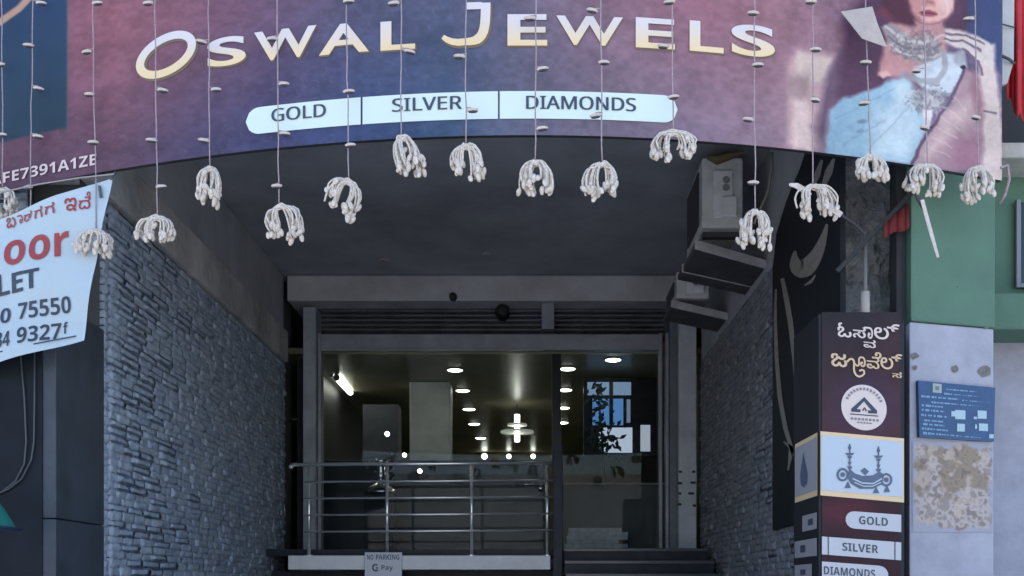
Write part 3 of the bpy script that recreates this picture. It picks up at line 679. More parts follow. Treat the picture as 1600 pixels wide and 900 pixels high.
LS = [
 (2, [(0, 100), (4, 210)], 4, 290, 348, 54, 0, 'string of lights at the far left edge, bundle beside the to-let banner top', 0),
 (53, [(64, 4), (45, 71), (60, 137), (59, 212), (43, 292)], 47, 340, 400, 56, 0, 'string of lights over the dark blue end panel, bundle before the red banner word', 0),
 (143, [(152, 5), (135, 80), (139, 147), (146, 222)], 150, 355, 412, 58, .05, 'string of lights crossing the registration number, bundle at the banner edge', 0),
 (240, [(231, 4), (254, 140), (237, 219), (252, 292)], 246, 333, 394, 64, 0, 'string of lights through the letter O, bundle over the stone side wall', 0),
 (324, [(315, 66), (338, 140), (319, 220)], 328, 256, 322, 40, .05, 'string of lights left of the letter S, narrow bundle just under the sign', 0),
 (431, [(425, 60), (444, 131), (445, 208), (432, 290)], 436, 316, 386, 62, -.22, 'string of lights through the first W, longest bundle before the dark ceiling', .1),
 (539, [(545, 2), (545, 143), (548, 227)], 545, 276, 348, 60, .30, 'string of lights through the letter A with a leaning bundle', .0),
 (626, [(615, 4), (640, 79)], 627, 208, 288, 50, -.30, 'string of lights right of the first L, thick bundle touching the sign edge', .0),
 (728, [(718, 88), (738, 172)], 728, 221, 287, 66, -.06, 'string of lights through the J, arch-shaped bundle under SILVER', 0),
 (838, [(828, 28), (848, 108), (847, 201)], 836, 247, 319, 60, -.12, 'string of lights through the E after the J, bundle under the start of DIAMONDS', 0),
 (938, [(925, 17), (944, 97), (931, 179)], 941, 250, 320, 62, .03, 'string of lights through the second W, round bundle under DIAMONDS', 0),
 (1048, [(1046, 2), (1037, 72), (1052, 152)], 1052, 201, 260, 72, 0, 'string of lights at the end of the pale strip, short wide bundle', 0),
 (1178, [(1177, 20), (1184, 101), (1169, 187), (1177, 285)], 1180, 324, 400, 62, 0, 'string of lights through the last S, ring-shaped bundle before the air conditioner', 0),
 (1270, [(1267, 2), (1274, 77), (1274, 155)], 1270, 284, 352, 74, -.1, 'string of lights left of the portrait, bundle with loose ends before the black panel', 0),
 (1348, [(1340, 20), (1353, 97), (1350, 160)], 1360, 240, 288, 62, 0, 'string of lights holding the silver paper kite over the portrait', 0),
 (1440, [(1432, 110), (1444, 200)], 1449, 252, 312, 64, .03, 'string of lights over the portrait necklace, bundle above the green pillar', 0),
 (1520, [(1514, 29), (1524, 184)], 1528, 257, 314, 46, -.04, 'rightmost string of lights beside the raised hand of the portrait', 0),
]
for i, a in enumerate(LS): light_string(*a[:6], a[6], a[7], 50 + i, a[8])
# loose ribbon ends on one bundle, hanging ribbon on another
Yd = YS * 709 / (709 - sq(1270)) - .09
def ribbon(pts, w, Yd, label, name='ribbon', m=None):
    mb = MB(); L = []
    for i, (x, y) in enumerate(pts):
        a = Vector(pts[max(i - 1, 0)]); b = Vector(pts[min(i + 1, len(pts) - 1)]); t = (b - a).normalized(); n = Vector((-t.y, t.x)) * (w[i] if isinstance(w, (list, tuple)) else w) / 2
        yy = Yd + .012 * math.sin(i * 1.3)
        L.append((P(x + n.x, y + n.y, yy), P(x - n.x, y - n.y, yy + .004)))
    for (a, b), (c, d) in zip(L[:-1], L[1:]): mb.sheet([a, b, d, c], (0, .002, 0))
    o = mb.build(name, m or M_bulb); tag(o, label, 'ribbon'); return o
ribbon([(1233, 288), (1245, 290), (1256, 297), (1266, 306)], [4, 9, 10, 8], Yd, 'short white ribbon end sticking out left of the black panel bundle')
ribbon([(1276, 312), (1290, 318), (1302, 327), (1315, 336)], [6, 10, 10, 9], Yd, 'short white ribbon end pointing right before the black panel')
ribbon([(1441, 312), (1447, 335), (1454, 360), (1461, 385), (1466, 402)], [6, 6, 6, 5, 4], 5.25, 'thin white ribbon dangling before the green pillar')
# paper kite
Yk = YS * 709 / (709 - sq(1350)) - .11
k = MB().sheet([P(1314, 18, Yk), P(1363, 10, Yk), P(1371, 36, Yk - .01), P(1386, 74, Yk), P(1347, 60, Yk - .012)], (0, .003, 0)).build('paper_kite', mat('silver_paper', A(176, 176, 186), .35, noise=(20, .12)))
tag(k, 'silver paper kite shape hanging over the portrait shoulder', 'decoration')

# ------------------------------------------------------------------ to-let banner
BP = on_plane(P(80, 430, 5.42), (-0.12, -1, 0.0))
def warp(x, y): return .012 * math.sin(x * .045 + y * .012) + .008 * math.sin(y * .05 - x * .02)
def BN(x, y, off=0.0): p = BP(x, y, off); return p + Vector((0, -1, 0)) * warp(x, y)
bn = empty('banner', BP(60, 545)); tag(bn, 'white to-let banner with red and navy lettering tied at the left', 'banner')
def btop(x): return float(np.interp(x, [-160, 0, 36, 107, 150, 174], [385, 340, 326, 301, 284, 276]))
def bbot(x): return float(np.interp(x, [-160, 0, 130, 174], [606, 566, 531, 520]))
def bright(t): return float(np.interp(t, [0, .3, .6, 1], [174, 159, 144, 130]))
nu, nv = 70, 40; v = []
for j in range(nv + 1):
    t = j / nv
    for i in range(nu + 1):
        u = i / nu; x = -160 + (bright(t) + 160) * u; v.append(BN(x, btop(x if u < 1 else 174) * (1 - t) + bbot(x) * t if u < 1 else (276 * (1 - t) + 531 * t)))
f = [(j * (nu + 1) + i, (j + 1) * (nu + 1) + i, (j + 1) * (nu + 1) + i + 1, j * (nu + 1) + i + 1) for j in range(nv) for i in range(nu)]
make('sheet', v, f, mat('banner_flex', A(172, 202, 234), .5, noise=(3, .06)), bn, smooth=True)
M_red = mat('red_ink', A(150, 58, 66), .5); M_dkn = mat('dark_navy_ink', A(40, 56, 84), .5)
def bt(body, x0, x1, yt, yb, m, bold, slope=-.19):
    mb = MB(); 
    def mp(x, y, off): return BN(x, y + slope * (x - (x0 + x1) / 2), off)
    letters(mb, body, (x0, x1, yt, yb), mp, .004, bold); return mb.build('word', m, bn)
for ch, x0, x1, yt, yb in (('ಗ', 55, 68, 324, 341), ('ಗ', 73, 88, 319, 336), ('ಇ', 104, 121, 311, 332), ('ದ', 125, 141, 307, 327)): bt(ch, x0, x1, yt, yb, M_red, .02)
bt('ೆ', 133, 141, 299, 309, M_red, .02); bt('ಡ', 37, 50, 330, 345, M_red, .02); bt('ಾ', 25, 34, 335, 348, M_red, .02); bt('ಬ', 8, 22, 338, 354, M_red, .02)
for ch, x0, x1, yt, yb in (('F', -46, -22, 374, 425), ('l', -16, -8, 372, 423), ('o', 6, 40, 374, 414), ('o', 46, 79, 367, 407), ('r', 86, 108, 363, 400)): bt(ch, x0, x1, yt, yb, M_red, .028, -.17)
bt('TO', -50, -12, 438, 475, M_dkn, .03); bt('L', -6, 15, 428, 461, M_dkn, .03); bt('E', 19, 38, 426, 457, M_dkn, .03); bt('T', 39, 64, 422, 452, M_dkn, .03)
bt('0', 0, 17, 481, 505, M_dkn, .02, -.15); bt('75550', 29, 110, 468, 494, M_dkn, .02, -.15)
bt('34', -5, 18, 519, 543, M_dkn, .02, -.15); bt('9327', 29, 94, 508, 533, M_dkn, .02, -.15); bt('f', 97, 104, 502, 520, M_dkn, .02, -.15)
mb = MB(); stroke(mb, [(-150, 588), (0, 551), (60, 537), (117, 524)], 2.0, BN, .004); mb.build('border_line', M_dkn, bn)
mb = MB().tube([BN(172, 279, .01), P(178, 272, 5.4), P(186, 262, 5.5)], .006, 6).tube([BN(155, 290, .012), BN(158, 308, .012)], .008, 6); mb.build('tie_cord', mat('cord_dark', (0.08, 0.09, 0.11), .8), bn)
w_ = MB().tube([P(-60, 318, 5.45), P(0, 301, 5.42), P(60, 288, 5.40), P(123, 278, 5.38), P(178, 272, 5.36)], .004, 6).build('tie_wire', mat('wire_grey', A(150, 156, 170), .5)); tag(w_, 'thin grey tie wire stretched above the to-let banner', 'wire')

# cables on the granite column
for pts, lb in (([(32, 552), (38, 620), (41, 690), (38, 725), (24, 752), (4, 768), (-12, 776)], 'left thin pale cable hanging on the black granite column'),
                ([(54, 548), (54, 620), (53, 690), (49, 718), (34, 748), (14, 764), (-10, 774)], 'right thin pale cable hanging on the black granite column')):
    c = MB().tube([P(a, b, 5.60) for a, b in pts], .0045, 6).build('cable', mat('cable_grey', A(70, 80, 92), .5), smooth=True); tag(c, lb, 'cable')
# teal umbrella edge at the lower left
um = empty('umbrella', P(-60, 900, 5.0) * 1.0); c = P(-62, 829, 5.0); um.location = (c.x, 5.0, 0); WL[um] = Vector((c.x, 5.0, 0))
tag(um, 'teal umbrella with dark rim at the lower left edge', 'umbrella')
mb = MB(); seg = 40; prof = [(0.02, .235), (.08, .222), (.14, .175), (.19, .118), (.235, .05), (.258, .012)]
for r_, h in prof:
    for j in range(seg):
        a = 2 * math.pi * j / seg; k = 1 - .06 * abs(math.sin(4 * a)) * (r_ / .258); mb.v.append((c.x + r_ * k * math.cos(a), 5.0 + r_ * k * math.sin(a), c.z + h))
for i in range(len(prof) - 1):
    for j in range(seg): mb.f.append((i * seg + j, i * seg + (j + 1) % seg, (i + 1) * seg + (j + 1) % seg, (i + 1) * seg + j))
mb.f.append(tuple(range(seg)))
make('canopy', mb.v, mb.f, mat('teal_cloth', A(10, 112, 112), .7), um, smooth=True)
MB().lathe([(.252, .008), (.264, .000), (.268, .010), (.258, .018)], c, 40).build('rim', mat('navy_cloth', A(22, 40, 74), .7), um)
MB().tube([(c.x, 5.0, .0), (c.x, 5.0, c.z + .26)], .011, 8).build('shaft', M_ss, um)

# ------------------------------------------------------------------ pylon sign at the right
q0, q1 = P(1279, 700, 5.30), P(1413, 700, 5.47); q3 = (Xr(1240, 5.80), 5.80); q2 = (q1.x + .02, 5.86)
py = empty('pylon_sign', ((q0.x + q1.x) / 2, 5.5, 0)); tag(py, 'tall dark red advertising pillar with regional script, emblem and lamp picture', 'sign')
ztop = Zr(490, 5.30)
MB().prism([(q0.x, q0.y), (q1.x, q1.y), q2, q3], 0, ztop).build('box', mat('pylon_black', (0.014, 0.016, 0.02), .55, spec=.25), py, bevel=.005)
nF = Vector((q1.y - q0.y, -(q1.x - q0.x), 0)); nL = Vector((-(q3[1] - q0.y), q3[0] - q0.x, 0)); 
if nF.y > 0: nF = -nF
if nL.x > 0: nL = -nL
PF = on_plane(q0, nF); PL = on_plane(q0, nL)
def front_shade(x, y):
    img = np.zeros(x.shape + (3,)); t = np.clip((y - 490) / 190, 0, 1)[..., None]
    img[:] = np.array((38, 38, 48)) * (1 - t) + np.array((74, 50, 62)) * t
    low = np.clip((y - 760) / 10, 0, 1)[..., None]; img = img * (1 - low) + np.array((52, 34, 48)) * low
    lay(img, ell_mask(x, y, 1320, 800, 50, 22, 1.2) * .6, (92, 44, 62)); lay(img, ell_mask(x, y, 1390, 560, 26, 80, 1.2) * .25, (96, 62, 78))
    lay(img, ell_mask(x, y, 1349, 637, 50, 50, .7) * .5, (62, 56, 98))
    img *= (1 + .2 * (fbm(x, y, 16, 90) - .47))[..., None]; return img
# sheet edges follow the face: bounds in straight surface units
printed('front_print', np.arange(1283.5, 1407, 1.5), np.arange(488, 905, 1.6), front_shade, PF, M_flex, py, .003)
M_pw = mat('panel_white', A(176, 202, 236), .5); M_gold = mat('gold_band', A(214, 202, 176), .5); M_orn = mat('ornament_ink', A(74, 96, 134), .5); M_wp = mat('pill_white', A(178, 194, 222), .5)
def fsl(y): return 0.05 + (HY - y) * 1.5e-4      # natural fall of the front edges towards the right
def FQ(x0, x1, y0, y1, off, m, name, parent=py, mp=PF, sl=None):
    s0 = fsl(y0) if sl is None else sl; mb = MB()
    flatpoly(mb, [(x0, y0), (x0, y1), (x1, y1 + s0 * (x1 - x0)), (x1, y0 + s0 * (x1 - x0))], mp, off); return mb.build(name, m, parent)
FQ(1281, 1411.5, 674, 774, .005, M_gold, 'gold_border'); pn = FQ(1282, 1409, 680, 766, .007, M_pw, 'picture_panel')
# oil-lamp ornament print
mb = MB(); O_ = .009
for cx in (1326, 1371):
    dy = (cx - 1326) * .09
    flatpoly(mb, [(cx + 2.6 * math.cos(t), 700 + dy + 4 * math.sin(t)) for t in np.linspace(0, 6.28, 9)[:-1]], PF, O_)
    stroke(mb, [(cx, 694 + dy), (cx, 738 + dy)], 2.2, PF, O_ + .0005); 
    for yy, w in ((708, 15), (713, 8), (722, 6), (729, 9)): flatpoly(mb, [(cx - w / 2, yy + dy), (cx - w / 4, yy + 4 + dy), (cx + w / 4, yy + 4 + dy), (cx + w / 2, yy + dy)], PF, O_ + .001)
flatpoly(mb, [(1326, 733), (1334, 740), (1346, 744), (1362, 743), (1372, 737), (1380, 742), (1376, 757), (1362, 764), (1342, 764), (1328, 756), (1322, 746)], PF, O_ + .0015)
flatpoly(mb, [(1343, 736), (1349, 731), (1356, 737), (1350, 743)], PF, O_ + .002)
for cx, cy in ((1315, 742), (1383, 750)): stroke(mb, [(cx + 8 * math.cos(t), cy + 9 * math.sin(t)) for t in np.linspace(0, 6.28, 13)[:-1]], 3.4, PF, O_ + .001, closed=True); flatpoly(mb, [(cx + 4 * math.cos(t), cy + 4 * math.sin(t)) for t in np.linspace(0, 6.28, 9)[:-1]], PF, O_ + .0012)
for cx, cy in ((1323, 760), (1367, 768), (1384, 766)): flatpoly(mb, [(cx - 5, cy + 3), (cx, cy - 8), (cx + 5, cy + 3)], PF, O_ + .001)
mb.build('lamp_ornament', M_orn, pn)
mb = MB(); stroke(mb, [(1330, 748), (1345, 755), (1362, 756), (1376, 748)], 2, PF, .0118); stroke(mb, [(1333, 754), (1347, 760), (1362, 760), (1374, 754)], 1.4, PF, .0118); mb.build('lamp_highlight', M_pw, pn)
# emblem
def disc(cx, cy, r, mp, off, m, name, parent, n=36):
    mb = MB(); flatpoly(mb, [(cx + r * math.cos(t), cy + r * 1.0 * math.sin(t) + .09 * r * math.cos(t)) for t in np.linspace(0, 2 * math.pi, n + 1)[:-1]], mp, off); return mb.build(name, m, parent)
em = disc(1349, 637, 35.5, PF, .005, mat('emblem_white', A(206, 206, 220), .5), 'emblem', py)
mb = MB()
stroke(mb, [(1331, 641.5), (1349, 624), (1367, 644.5)], 6.5, PF, .007); stroke(mb, [(1329, 641.2), (1343, 642.2)], 4.5, PF, .0074); stroke(mb, [(1355, 643.6), (1369, 644.6)], 4.5, PF, .0074); stroke(mb, [(1346.5, 642), (1349.5, 637.5), (1352.5, 642.5)], 2.6, PF, .0072)
stroke(mb, [(1327, 647), (1371, 650.5)], 1.6, PF, .007); mb.build('emblem_mark', M_dkn, em)
mb = MB()
for i in range(13):
    t = R(205 + i * 10.8); x, y = 1349 + 29 * math.cos(t), 637 + 29 * math.sin(t) + .09 * 29 * math.cos(t); stroke(mb, [(x - 2.2 * math.cos(t), y - 2.2 * math.sin(t)), (x + 2.2 * math.cos(t), y + 2.2 * math.sin(t))], 3.2, PF, .007)
for i in range(8): x = 1328 + i * 5.7; stroke(mb, [(x, 654 + i * .45), (x + 3.8, 654.3 + i * .45)], 3.6, PF, .007)
for i in range(5): x = 1338 + i * 4.8; stroke(mb, [(x, 660 + i * .4), (x + 3.4, 660.3 + i * .4)], 2.2, PF, .007)
mb.build('emblem_text', mat('emblem_grey', A(128, 128, 152), .5), em)['kind'] = 'stuff'
# regional script
def kan(parts, m, o0=.005):
    mb = MB()
    for i, (ch, x0, x1, yt, yb) in enumerate(parts):
        letters(mb, ch, (x0, x1, yt, yb), lambda x, y, o: PF(x, y + .10 * (x - 1350), o), o0 + i * .0014, .016)
    return mb
mb = kan([('ಓ', 1308, 1329, 508, 530), ('ಸ', 1332, 1351, 512, 529), ('ಾ', 1349, 1362, 511, 529), ('ವ', 1348, 1366, 531, 543), ('ಲ', 1364, 1386, 510, 528), ('್', 1384, 1403, 503, 516)], None)
mb.build('script_line', mat('script_white', A(208, 206, 220), .5), py)
mb = kan([('ಜ', 1298, 1322, 557, 577), ('ೂ', 1334, 1351, 558, 574), ('ವ', 1353, 1372, 558, 575), ('ೆ', 1361, 1375, 549, 559), ('ಲ', 1374, 1393, 556, 574), ('್', 1391, 1407, 549, 562), ('ಸ', 1392, 1406, 577, 586)], None)
stroke(mb, bez((1322, 566), (1327, 558), (1334, 560), (1333, 570), 6) + bez((1333, 570), (1330, 588), (1342, 594), (1349, 584), 8)[1:] + bez((1349, 584), (1350, 578), (1345, 577), (1341, 580), 4)[1:], 3.0, lambda x, y, o: PF(x, y + .0 * x, o), .0085)
mb.build('script_line', mat('script_gold', A(204, 190, 170), .5), py)
# word pills on the front and the narrow side
for word, x0, x1, y0, y1, lr, rr, tx0, tx1 in (('GOLD', 1320, 1407, 798, 825, True, False, 1341, 1386), ('SILVER', 1276, 1407, 838, 866, False, False, 1315, 1371), ('DIAMONDS', 1272, 1387, 880, 908, False, True, 1283, 1366)):
    mb = MB(); s0 = .075; mpx = lambda x, y, o: PF(x, y + s0 * (x - 1340), o)
    y0 += s0 * 20; y1 += s0 * 20
    if word == 'SILVER': y0 += 3; y1 += 3
    if x0 < 1283: x0 = 1283.2
    flatpoly(mb, pill(x0, x1, y0, y1, lr, rr), mpx, .006); pl = mb.build('word_pill', M_wp, py)
    mb = MB(); c = (y0 + y1) / 2 - .5; letters(mb, word, (max(tx0, 1286), tx1, c - 6.5, c + 6.5), mpx, .0075, .012); mb.build('word', M_navy, pl)
    if word == 'SILVER':
        mb = MB(); stroke(mb, [(1293, y0), (1293, y1)], 1.6, mpx, .0075); stroke(mb, [(1397, y0), (1397, y1)], 1.6, mpx, .0075); mb.build('divider', M_navy, pl)
def LQ(x0, x1, y0, y1, off, m, name, parent=py):        # side-face panel, edges running back to the street's vanishing point
    mb = MB(); g = lambda x, y: HY - (HY - y) * (x - CX) / (1279 - CX)
    flatpoly(mb, [(x0, g(x0, y0)), (x1, g(x1, y0)), (x1, g(x1, y1)), (x0, g(x0, y1))], PL, off); return mb.build(name, m, parent)
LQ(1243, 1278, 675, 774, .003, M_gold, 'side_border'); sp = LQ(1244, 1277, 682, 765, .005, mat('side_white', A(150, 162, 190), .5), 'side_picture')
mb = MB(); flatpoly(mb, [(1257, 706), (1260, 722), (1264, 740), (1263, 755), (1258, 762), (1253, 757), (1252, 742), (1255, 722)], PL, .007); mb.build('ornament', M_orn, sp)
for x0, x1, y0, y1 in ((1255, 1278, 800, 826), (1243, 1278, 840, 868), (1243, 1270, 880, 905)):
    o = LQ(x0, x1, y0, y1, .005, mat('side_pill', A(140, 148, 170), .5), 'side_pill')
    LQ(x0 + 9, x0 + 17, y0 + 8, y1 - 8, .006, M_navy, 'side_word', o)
# mounting post and cap behind the pylon
pp = empty('mounting_pole', P(1353, 490, 5.75)); tag(pp, 'thin grey pole with white sleeve standing up behind the advertising pillar', 'pole')
MB().tube([P(1352, 360, 5.75), P(1352, 500, 5.75)], .012, 8).build('pole', mat('pole_grey', A(104, 112, 124), .5), pp, smooth=True)
MB().tube([P(1352, 456, 5.75), P(1352, 502, 5.75)], .024, 10).build('sleeve', mat('sleeve_white', A(176, 180, 192), .5), pp, smooth=True)

# ------------------------------------------------------------------ black floral panel on the right bay wall
FP = on_plane((XR - .045, 7, 0), (-1, 0, 0))
fp = empty('floral_panel', (XR - .045, 7.0, EYE)); tag(fp, 'black panel with grey leaf drawing on the wall behind the advertising pillar', 'panel')
outl = [(1207, 829), (1207, 420), (1213, 365), (1228, 315), (1250, 262), (1262, 225), (1262, 180), (1313, 180), (1313, 796)]
MB().sheet([FP(x, y) for x, y in outl], (.03, 0, 0)).build('sheet', mat('black_flex', (0.012, 0.014, 0.018), .6, spec=.2), fp)
M_leaf = mat('leaf_print', A(132, 138, 146), .6, noise=(25, .25))
mb = MB(); stroke(mb, bez((1243, 392), (1236, 436), (1276, 432), (1293, 350), 16), [4, 9, 15, 20, 24, 27, 29, 29, 28, 26, 23, 20, 17, 13, 9, 4], FP, .003); mb.build('leaf', M_leaf, fp)
for pts, w in (([(1213, 452), (1212, 500), (1214, 560), (1219, 620), (1228, 670), (1241, 712)], [3, 5, 6, 7, 7, 6]), ([(1223, 435), (1229, 465), (1236, 505), (1242, 560), (1245, 615)], [6, 8, 8, 7, 3]),
               ([(1276, 518), (1268, 532), (1259, 548)], [3, 8, 3]), ([(1272, 562), (1266, 580), (1258, 596)], [3, 7, 3]), ([(1268, 612), (1264, 632), (1261, 660), (1263, 680)], [4, 13, 13, 5]),
               ([(1285, 250), (1278, 272), (1272, 290)], [4, 10, 4]), ([(1304, 248), (1296, 268), (1284, 300)], [4, 12, 5]), ([(1275, 430), (1268, 440), (1258, 446)], [2, 5, 2]), ([(1225, 690), (1238, 700), (1232, 735)], [2, 9, 2])):
    mb = MB(); stroke(mb, pts, w, FP, .003); mb.build('stem' if len(pts) > 4 else 'leaf', M_leaf, fp)

# diagonal brace, thin cable, red cloth in front of the rough wall
bar = MB().tube([P(1308, 424, 5.78), P(1352, 378, 5.74), P(1424, 302, 5.68)], .017, 4).build('brace_bar', mat('bar_black', (0.012, 0.013, 0.016), .5)); tag(bar, 'thick black diagonal brace crossing the rough grey wall', 'brace')
cb = MB().tube([P(1300, 322, 5.7), P(1318, 338, 5.72), P(1338, 352, 5.74), P(1352, 366, 5.745)], .009, 6).build('cable', M_under); tag(cb, 'short black cable running down to the grey pole', 'cable')
cb = MB().tube([P(1418, 268, 5.3), P(1426, 292, 5.3), P(1436, 314, 5.32), P(1446, 330, 5.36)], .009, 6).build('cable', M_under); tag(cb, 'black cord hanging beside the top corner of the green pillar', 'cable')
cl = MB()
for i in range(6):
    x0, x1 = 1382 + i * 6.5, 1382 + (i + 1) * 6.5; y0 = lambda x: 346 - (x - 1382) * .72; y1 = lambda x: 372 - (x - 1382) * .45 + 3 * math.sin(x * .17)
    cl.add([P(x0, y0(x0), 5.70 + .01 * (i % 2)), P(x0, y1(x0), 5.70 + .01 * (i % 2)), P(x1, y1(x1), 5.70 + .01 * ((i + 1) % 2)), P(x1, y0(x1), 5.70 + .01 * ((i + 1) % 2))], [(0, 1, 2, 3)])
cl = cl.build('cloth_scrap', mat('red_cloth', A(106, 36, 44), .8), smooth=True); so_ = cl.modifiers.new('thick', 'SOLIDIFY'); so_.thickness = .004; tag(cl, 'dark red cloth scrap caught under the black brace', 'cloth')
pb = MB().box(Xr(1401, 5.79), Xr(1419, 5.79), 5.79, 5.90, 0, Zr(150, 5.79)).build('shadow_edge_strip', mat('shadow_edge_dark', (0.03, 0.032, 0.036), .6, noise=(5, .3))); tag(pb, 'dark vertical strip added for the shadowed edge between the rough wall and the green pillar', 'post')  # added dark box in place of the shadowed edge here

# blue notice board
nbb = empty('notice_board', NP(1490, 690)); tag(nbb, 'blue enamel notice board with white lines on the whitewashed pillar', 'notice board')
def NQ(mb, x0, x1, y0, y1, off, sl=.10): flatpoly(mb, [(x0, y0 + sl * (x0 - 1430)), (x0, y1 + sl * (x0 - 1430) * .7), (x1, y1 + sl * (x1 - 1430) * .7), (x1, y0 + sl * (x1 - 1430))], NP, off)
pts = [(1430, 596), (1432, 684), (1548, 691), (1550, 607)]
MB().sheet([NP(x, y, .026) for x, y in pts], tuple(Vector((-.30, 1, 0)).normalized() * .02)).build('board', mat('blue_enamel', A(24, 70, 130), .3, noise=(14, .15)), nbb)
M_bl = mat('board_text', A(110, 160, 214), .5); M_bw = mat('board_white', A(160, 200, 232), .5)
rs = random.Random(4); rows = [(1473, 1522, 606), (1470, 1524, 613), (1434, 1492, 620), (1498, 1541, 621), (1450, 1530, 628), (1435, 1470, 634), (1435, 1470, 641), (1434, 1474, 649), (1439, 1469, 657), (1437, 1470, 663), (1435, 1476, 670), (1437, 1530, 677)]
for x0, x1, y in rows:
    mb = MB(); x = x0
    while x < x1:
        w = min(rs.uniform(2.0, 9), x1 - x); hh = rs.uniform(2.8, 4.2)
        NQ(mb, x, x + w, y - hh / 2, y + hh / 2, .028); x += w + rs.choice((.8, 1.2, 2.5))
    mb.build('text_line', M_bl, nbb)
for x0, x1, y0, y1 in ((1487, 1503, 639, 654), (1522, 1536, 638, 652), (1490, 1502, 660, 673), (1524, 1538, 658, 671), (1481, 1487, 641, 650), (1516, 1521, 648, 653), (1518, 1521, 660, 668), (1540, 1547, 674, 682)):
    mb = MB(); NQ(mb, x0, x1, y0, y1, .0285, .05); mb.build('text_block', M_bw, nbb)
mb = MB(); NQ(mb, 1452, 1466, 598, 613, .0285); o = mb.build('crest', mat('crest_ink', A(150, 176, 190), .5), nbb)
mb = MB(); NQ(mb, 1456, 1462, 602, 609, .0295); mb.build('crest_mark', mat('crest_dark', A(96, 120, 140), .5), o)

# right edge: white board with ties, red cloth, above the neighbour's beam
wb = empty('edge_board', P(1576, 130, 5.75)); tag(wb, 'narrow white board with black ties at the top right edge', 'board')
MB().sheet([P(1567, -120, 5.75), P(1566, 132, 5.75), P(1574, 130, 5.75), P(1584, 96, 5.75), P(1586, -120, 5.75)], (0, .03, 0)).build('board', mat('board_pale', A(182, 194, 212), .6, noise=(9, .1)), wb)
MB().tube([P(1562, 86, 5.72), P(1576, 92, 5.72), P(1585, 99, 5.74)], .008, 6).tube([P(1563, 37, 5.72), P(1586, 43, 5.74)], .004, 6).build('tie', M_under, wb)
mb = MB(); 
prof = lambda x: 182 - 30 * max(0, (1588 - x) / 12) + 8 * math.sin(x * .5)
xs = np.arange(1574, 1680, 5.0)
for i in range(len(xs) - 1):
    d0, d1 = .03 * math.sin(i * 1.3), .03 * math.sin((i + 1) * 1.3); t0 = -120 if xs[i] > 1581 else 95; t1 = -120 if xs[i + 1] > 1581 else 95
    mb.add([P(xs[i], t0, 5.85 + d0), P(xs[i], prof(xs[i]), 5.85 + d0), P(xs[i + 1], prof(xs[i + 1]), 5.85 + d1), P(xs[i + 1], t1, 5.85 + d1)], [(0, 1, 2, 3)])
rc = mb.build('red_banner', mat('red_flex', A(178, 44, 60), .6, noise=(6, .2)), smooth=True); so_ = rc.modifiers.new('thick', 'SOLIDIFY'); so_.thickness = .004; tag(rc, 'bright red cloth banner at the top right edge', 'banner')
lc = MB().tube([P(1564, 262, 5.5), P(1574, 258, 5.52), P(1577, 280, 5.55), P(1570, 305, 5.6), P(1562, 318, 5.62)], .008, 6).build('cable', M_wire, smooth=True); tag(lc, 'pale cable loop beside the lower right sign corner', 'cable')

# ------------------------------------------------------------------ air conditioners on shelves along the right wall
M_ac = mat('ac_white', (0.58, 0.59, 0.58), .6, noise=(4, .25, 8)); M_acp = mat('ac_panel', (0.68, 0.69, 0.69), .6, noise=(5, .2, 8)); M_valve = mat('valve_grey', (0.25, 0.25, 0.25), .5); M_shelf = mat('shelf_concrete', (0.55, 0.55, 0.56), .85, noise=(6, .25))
def ac_unit(x0, x1, yt, yb, Y, L, label):
    t = empty('air_conditioner', P((x0 + x1) / 2, yb, Y)); tag(t, label, 'air conditioner', 'outdoor units on the side shelves')
    X0, X1, Z0, Z1 = Xr(x0, Y), Xr(x1, Y), Zr(yb, Y), Zr(yt, Y)
    MB().box(X0, X1, Y, Y + L, Z0, Z1).build('casing', M_ac, t, bevel=.015)
    c = MB().box(X0 + (X1 - X0) * .26, X0 + (X1 - X0) * .74, Y - .03, Y - .002, Z0 + (Z1 - Z0) * .12, Z0 + (Z1 - Z0) * .80).build('service_cover', M_acp, t, bevel=.01)
    h = MB().box(X0 + (X1 - X0) * .46, X0 + (X1 - X0) * .82, Y - .055, Y - .0305, Z0 + (Z1 - Z0) * .12, Z0 + (Z1 - Z0) * .42).build('valve_cover', M_acp, c, bevel=.01)
    for k in (.55, .66): MB().lathe([(.02, -.012), (.026, 0.0), (.026, .004)], ((X0 + X1) / 2 + .02, Y - .034, Z0 + (Z1 - Z0) * k), 12, axis='Y').build('valve', M_valve, c)
    for k in (.15, .85): MB().box(X0 + .02, X1 - .02, Y + L * k - .03, Y + L * k + .03, Z0 - .04, Z0 - .001).build('foot', M_under, t)
    MB().box(X0 - .012, X0 - .001, Y + .12, Y + L - .1, Z0 + .06, Z1 - .06).build('grille', M_under, t)
ac_unit(1097, 1161, 246, 356, 7.55, .75, 'white outdoor air conditioner nearest the street on the upper right shelf')
ac_unit(1057, 1108, 424, 466, 9.02, .7, 'dim outdoor air conditioner deeper in the bay on the lower right shelf')
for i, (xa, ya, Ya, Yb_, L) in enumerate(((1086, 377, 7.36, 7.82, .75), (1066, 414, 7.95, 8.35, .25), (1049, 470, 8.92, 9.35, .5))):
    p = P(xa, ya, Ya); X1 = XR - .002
    MB().prism([(p.x, Ya), (X1, Yb_), (X1, Yb_ + L), (p.x, Ya + L)], p.z - .04, p.z).build('shelf', mat('shelf_shade_dark', (0.07, 0.072, 0.078), .7, noise=(6, .3)), shop, bevel=.004)  # shade beneath put into the dark plate colour; only the front strip stays pale
    MB().prism([(p.x - .004, Ya - .03), (X1, Yb_ - .03), (X1, Yb_ - .001), (p.x - .004, Ya - .001)], p.z - .058, p.z + .004).build('shelf_edge', M_shelf, shop, bevel=.004)
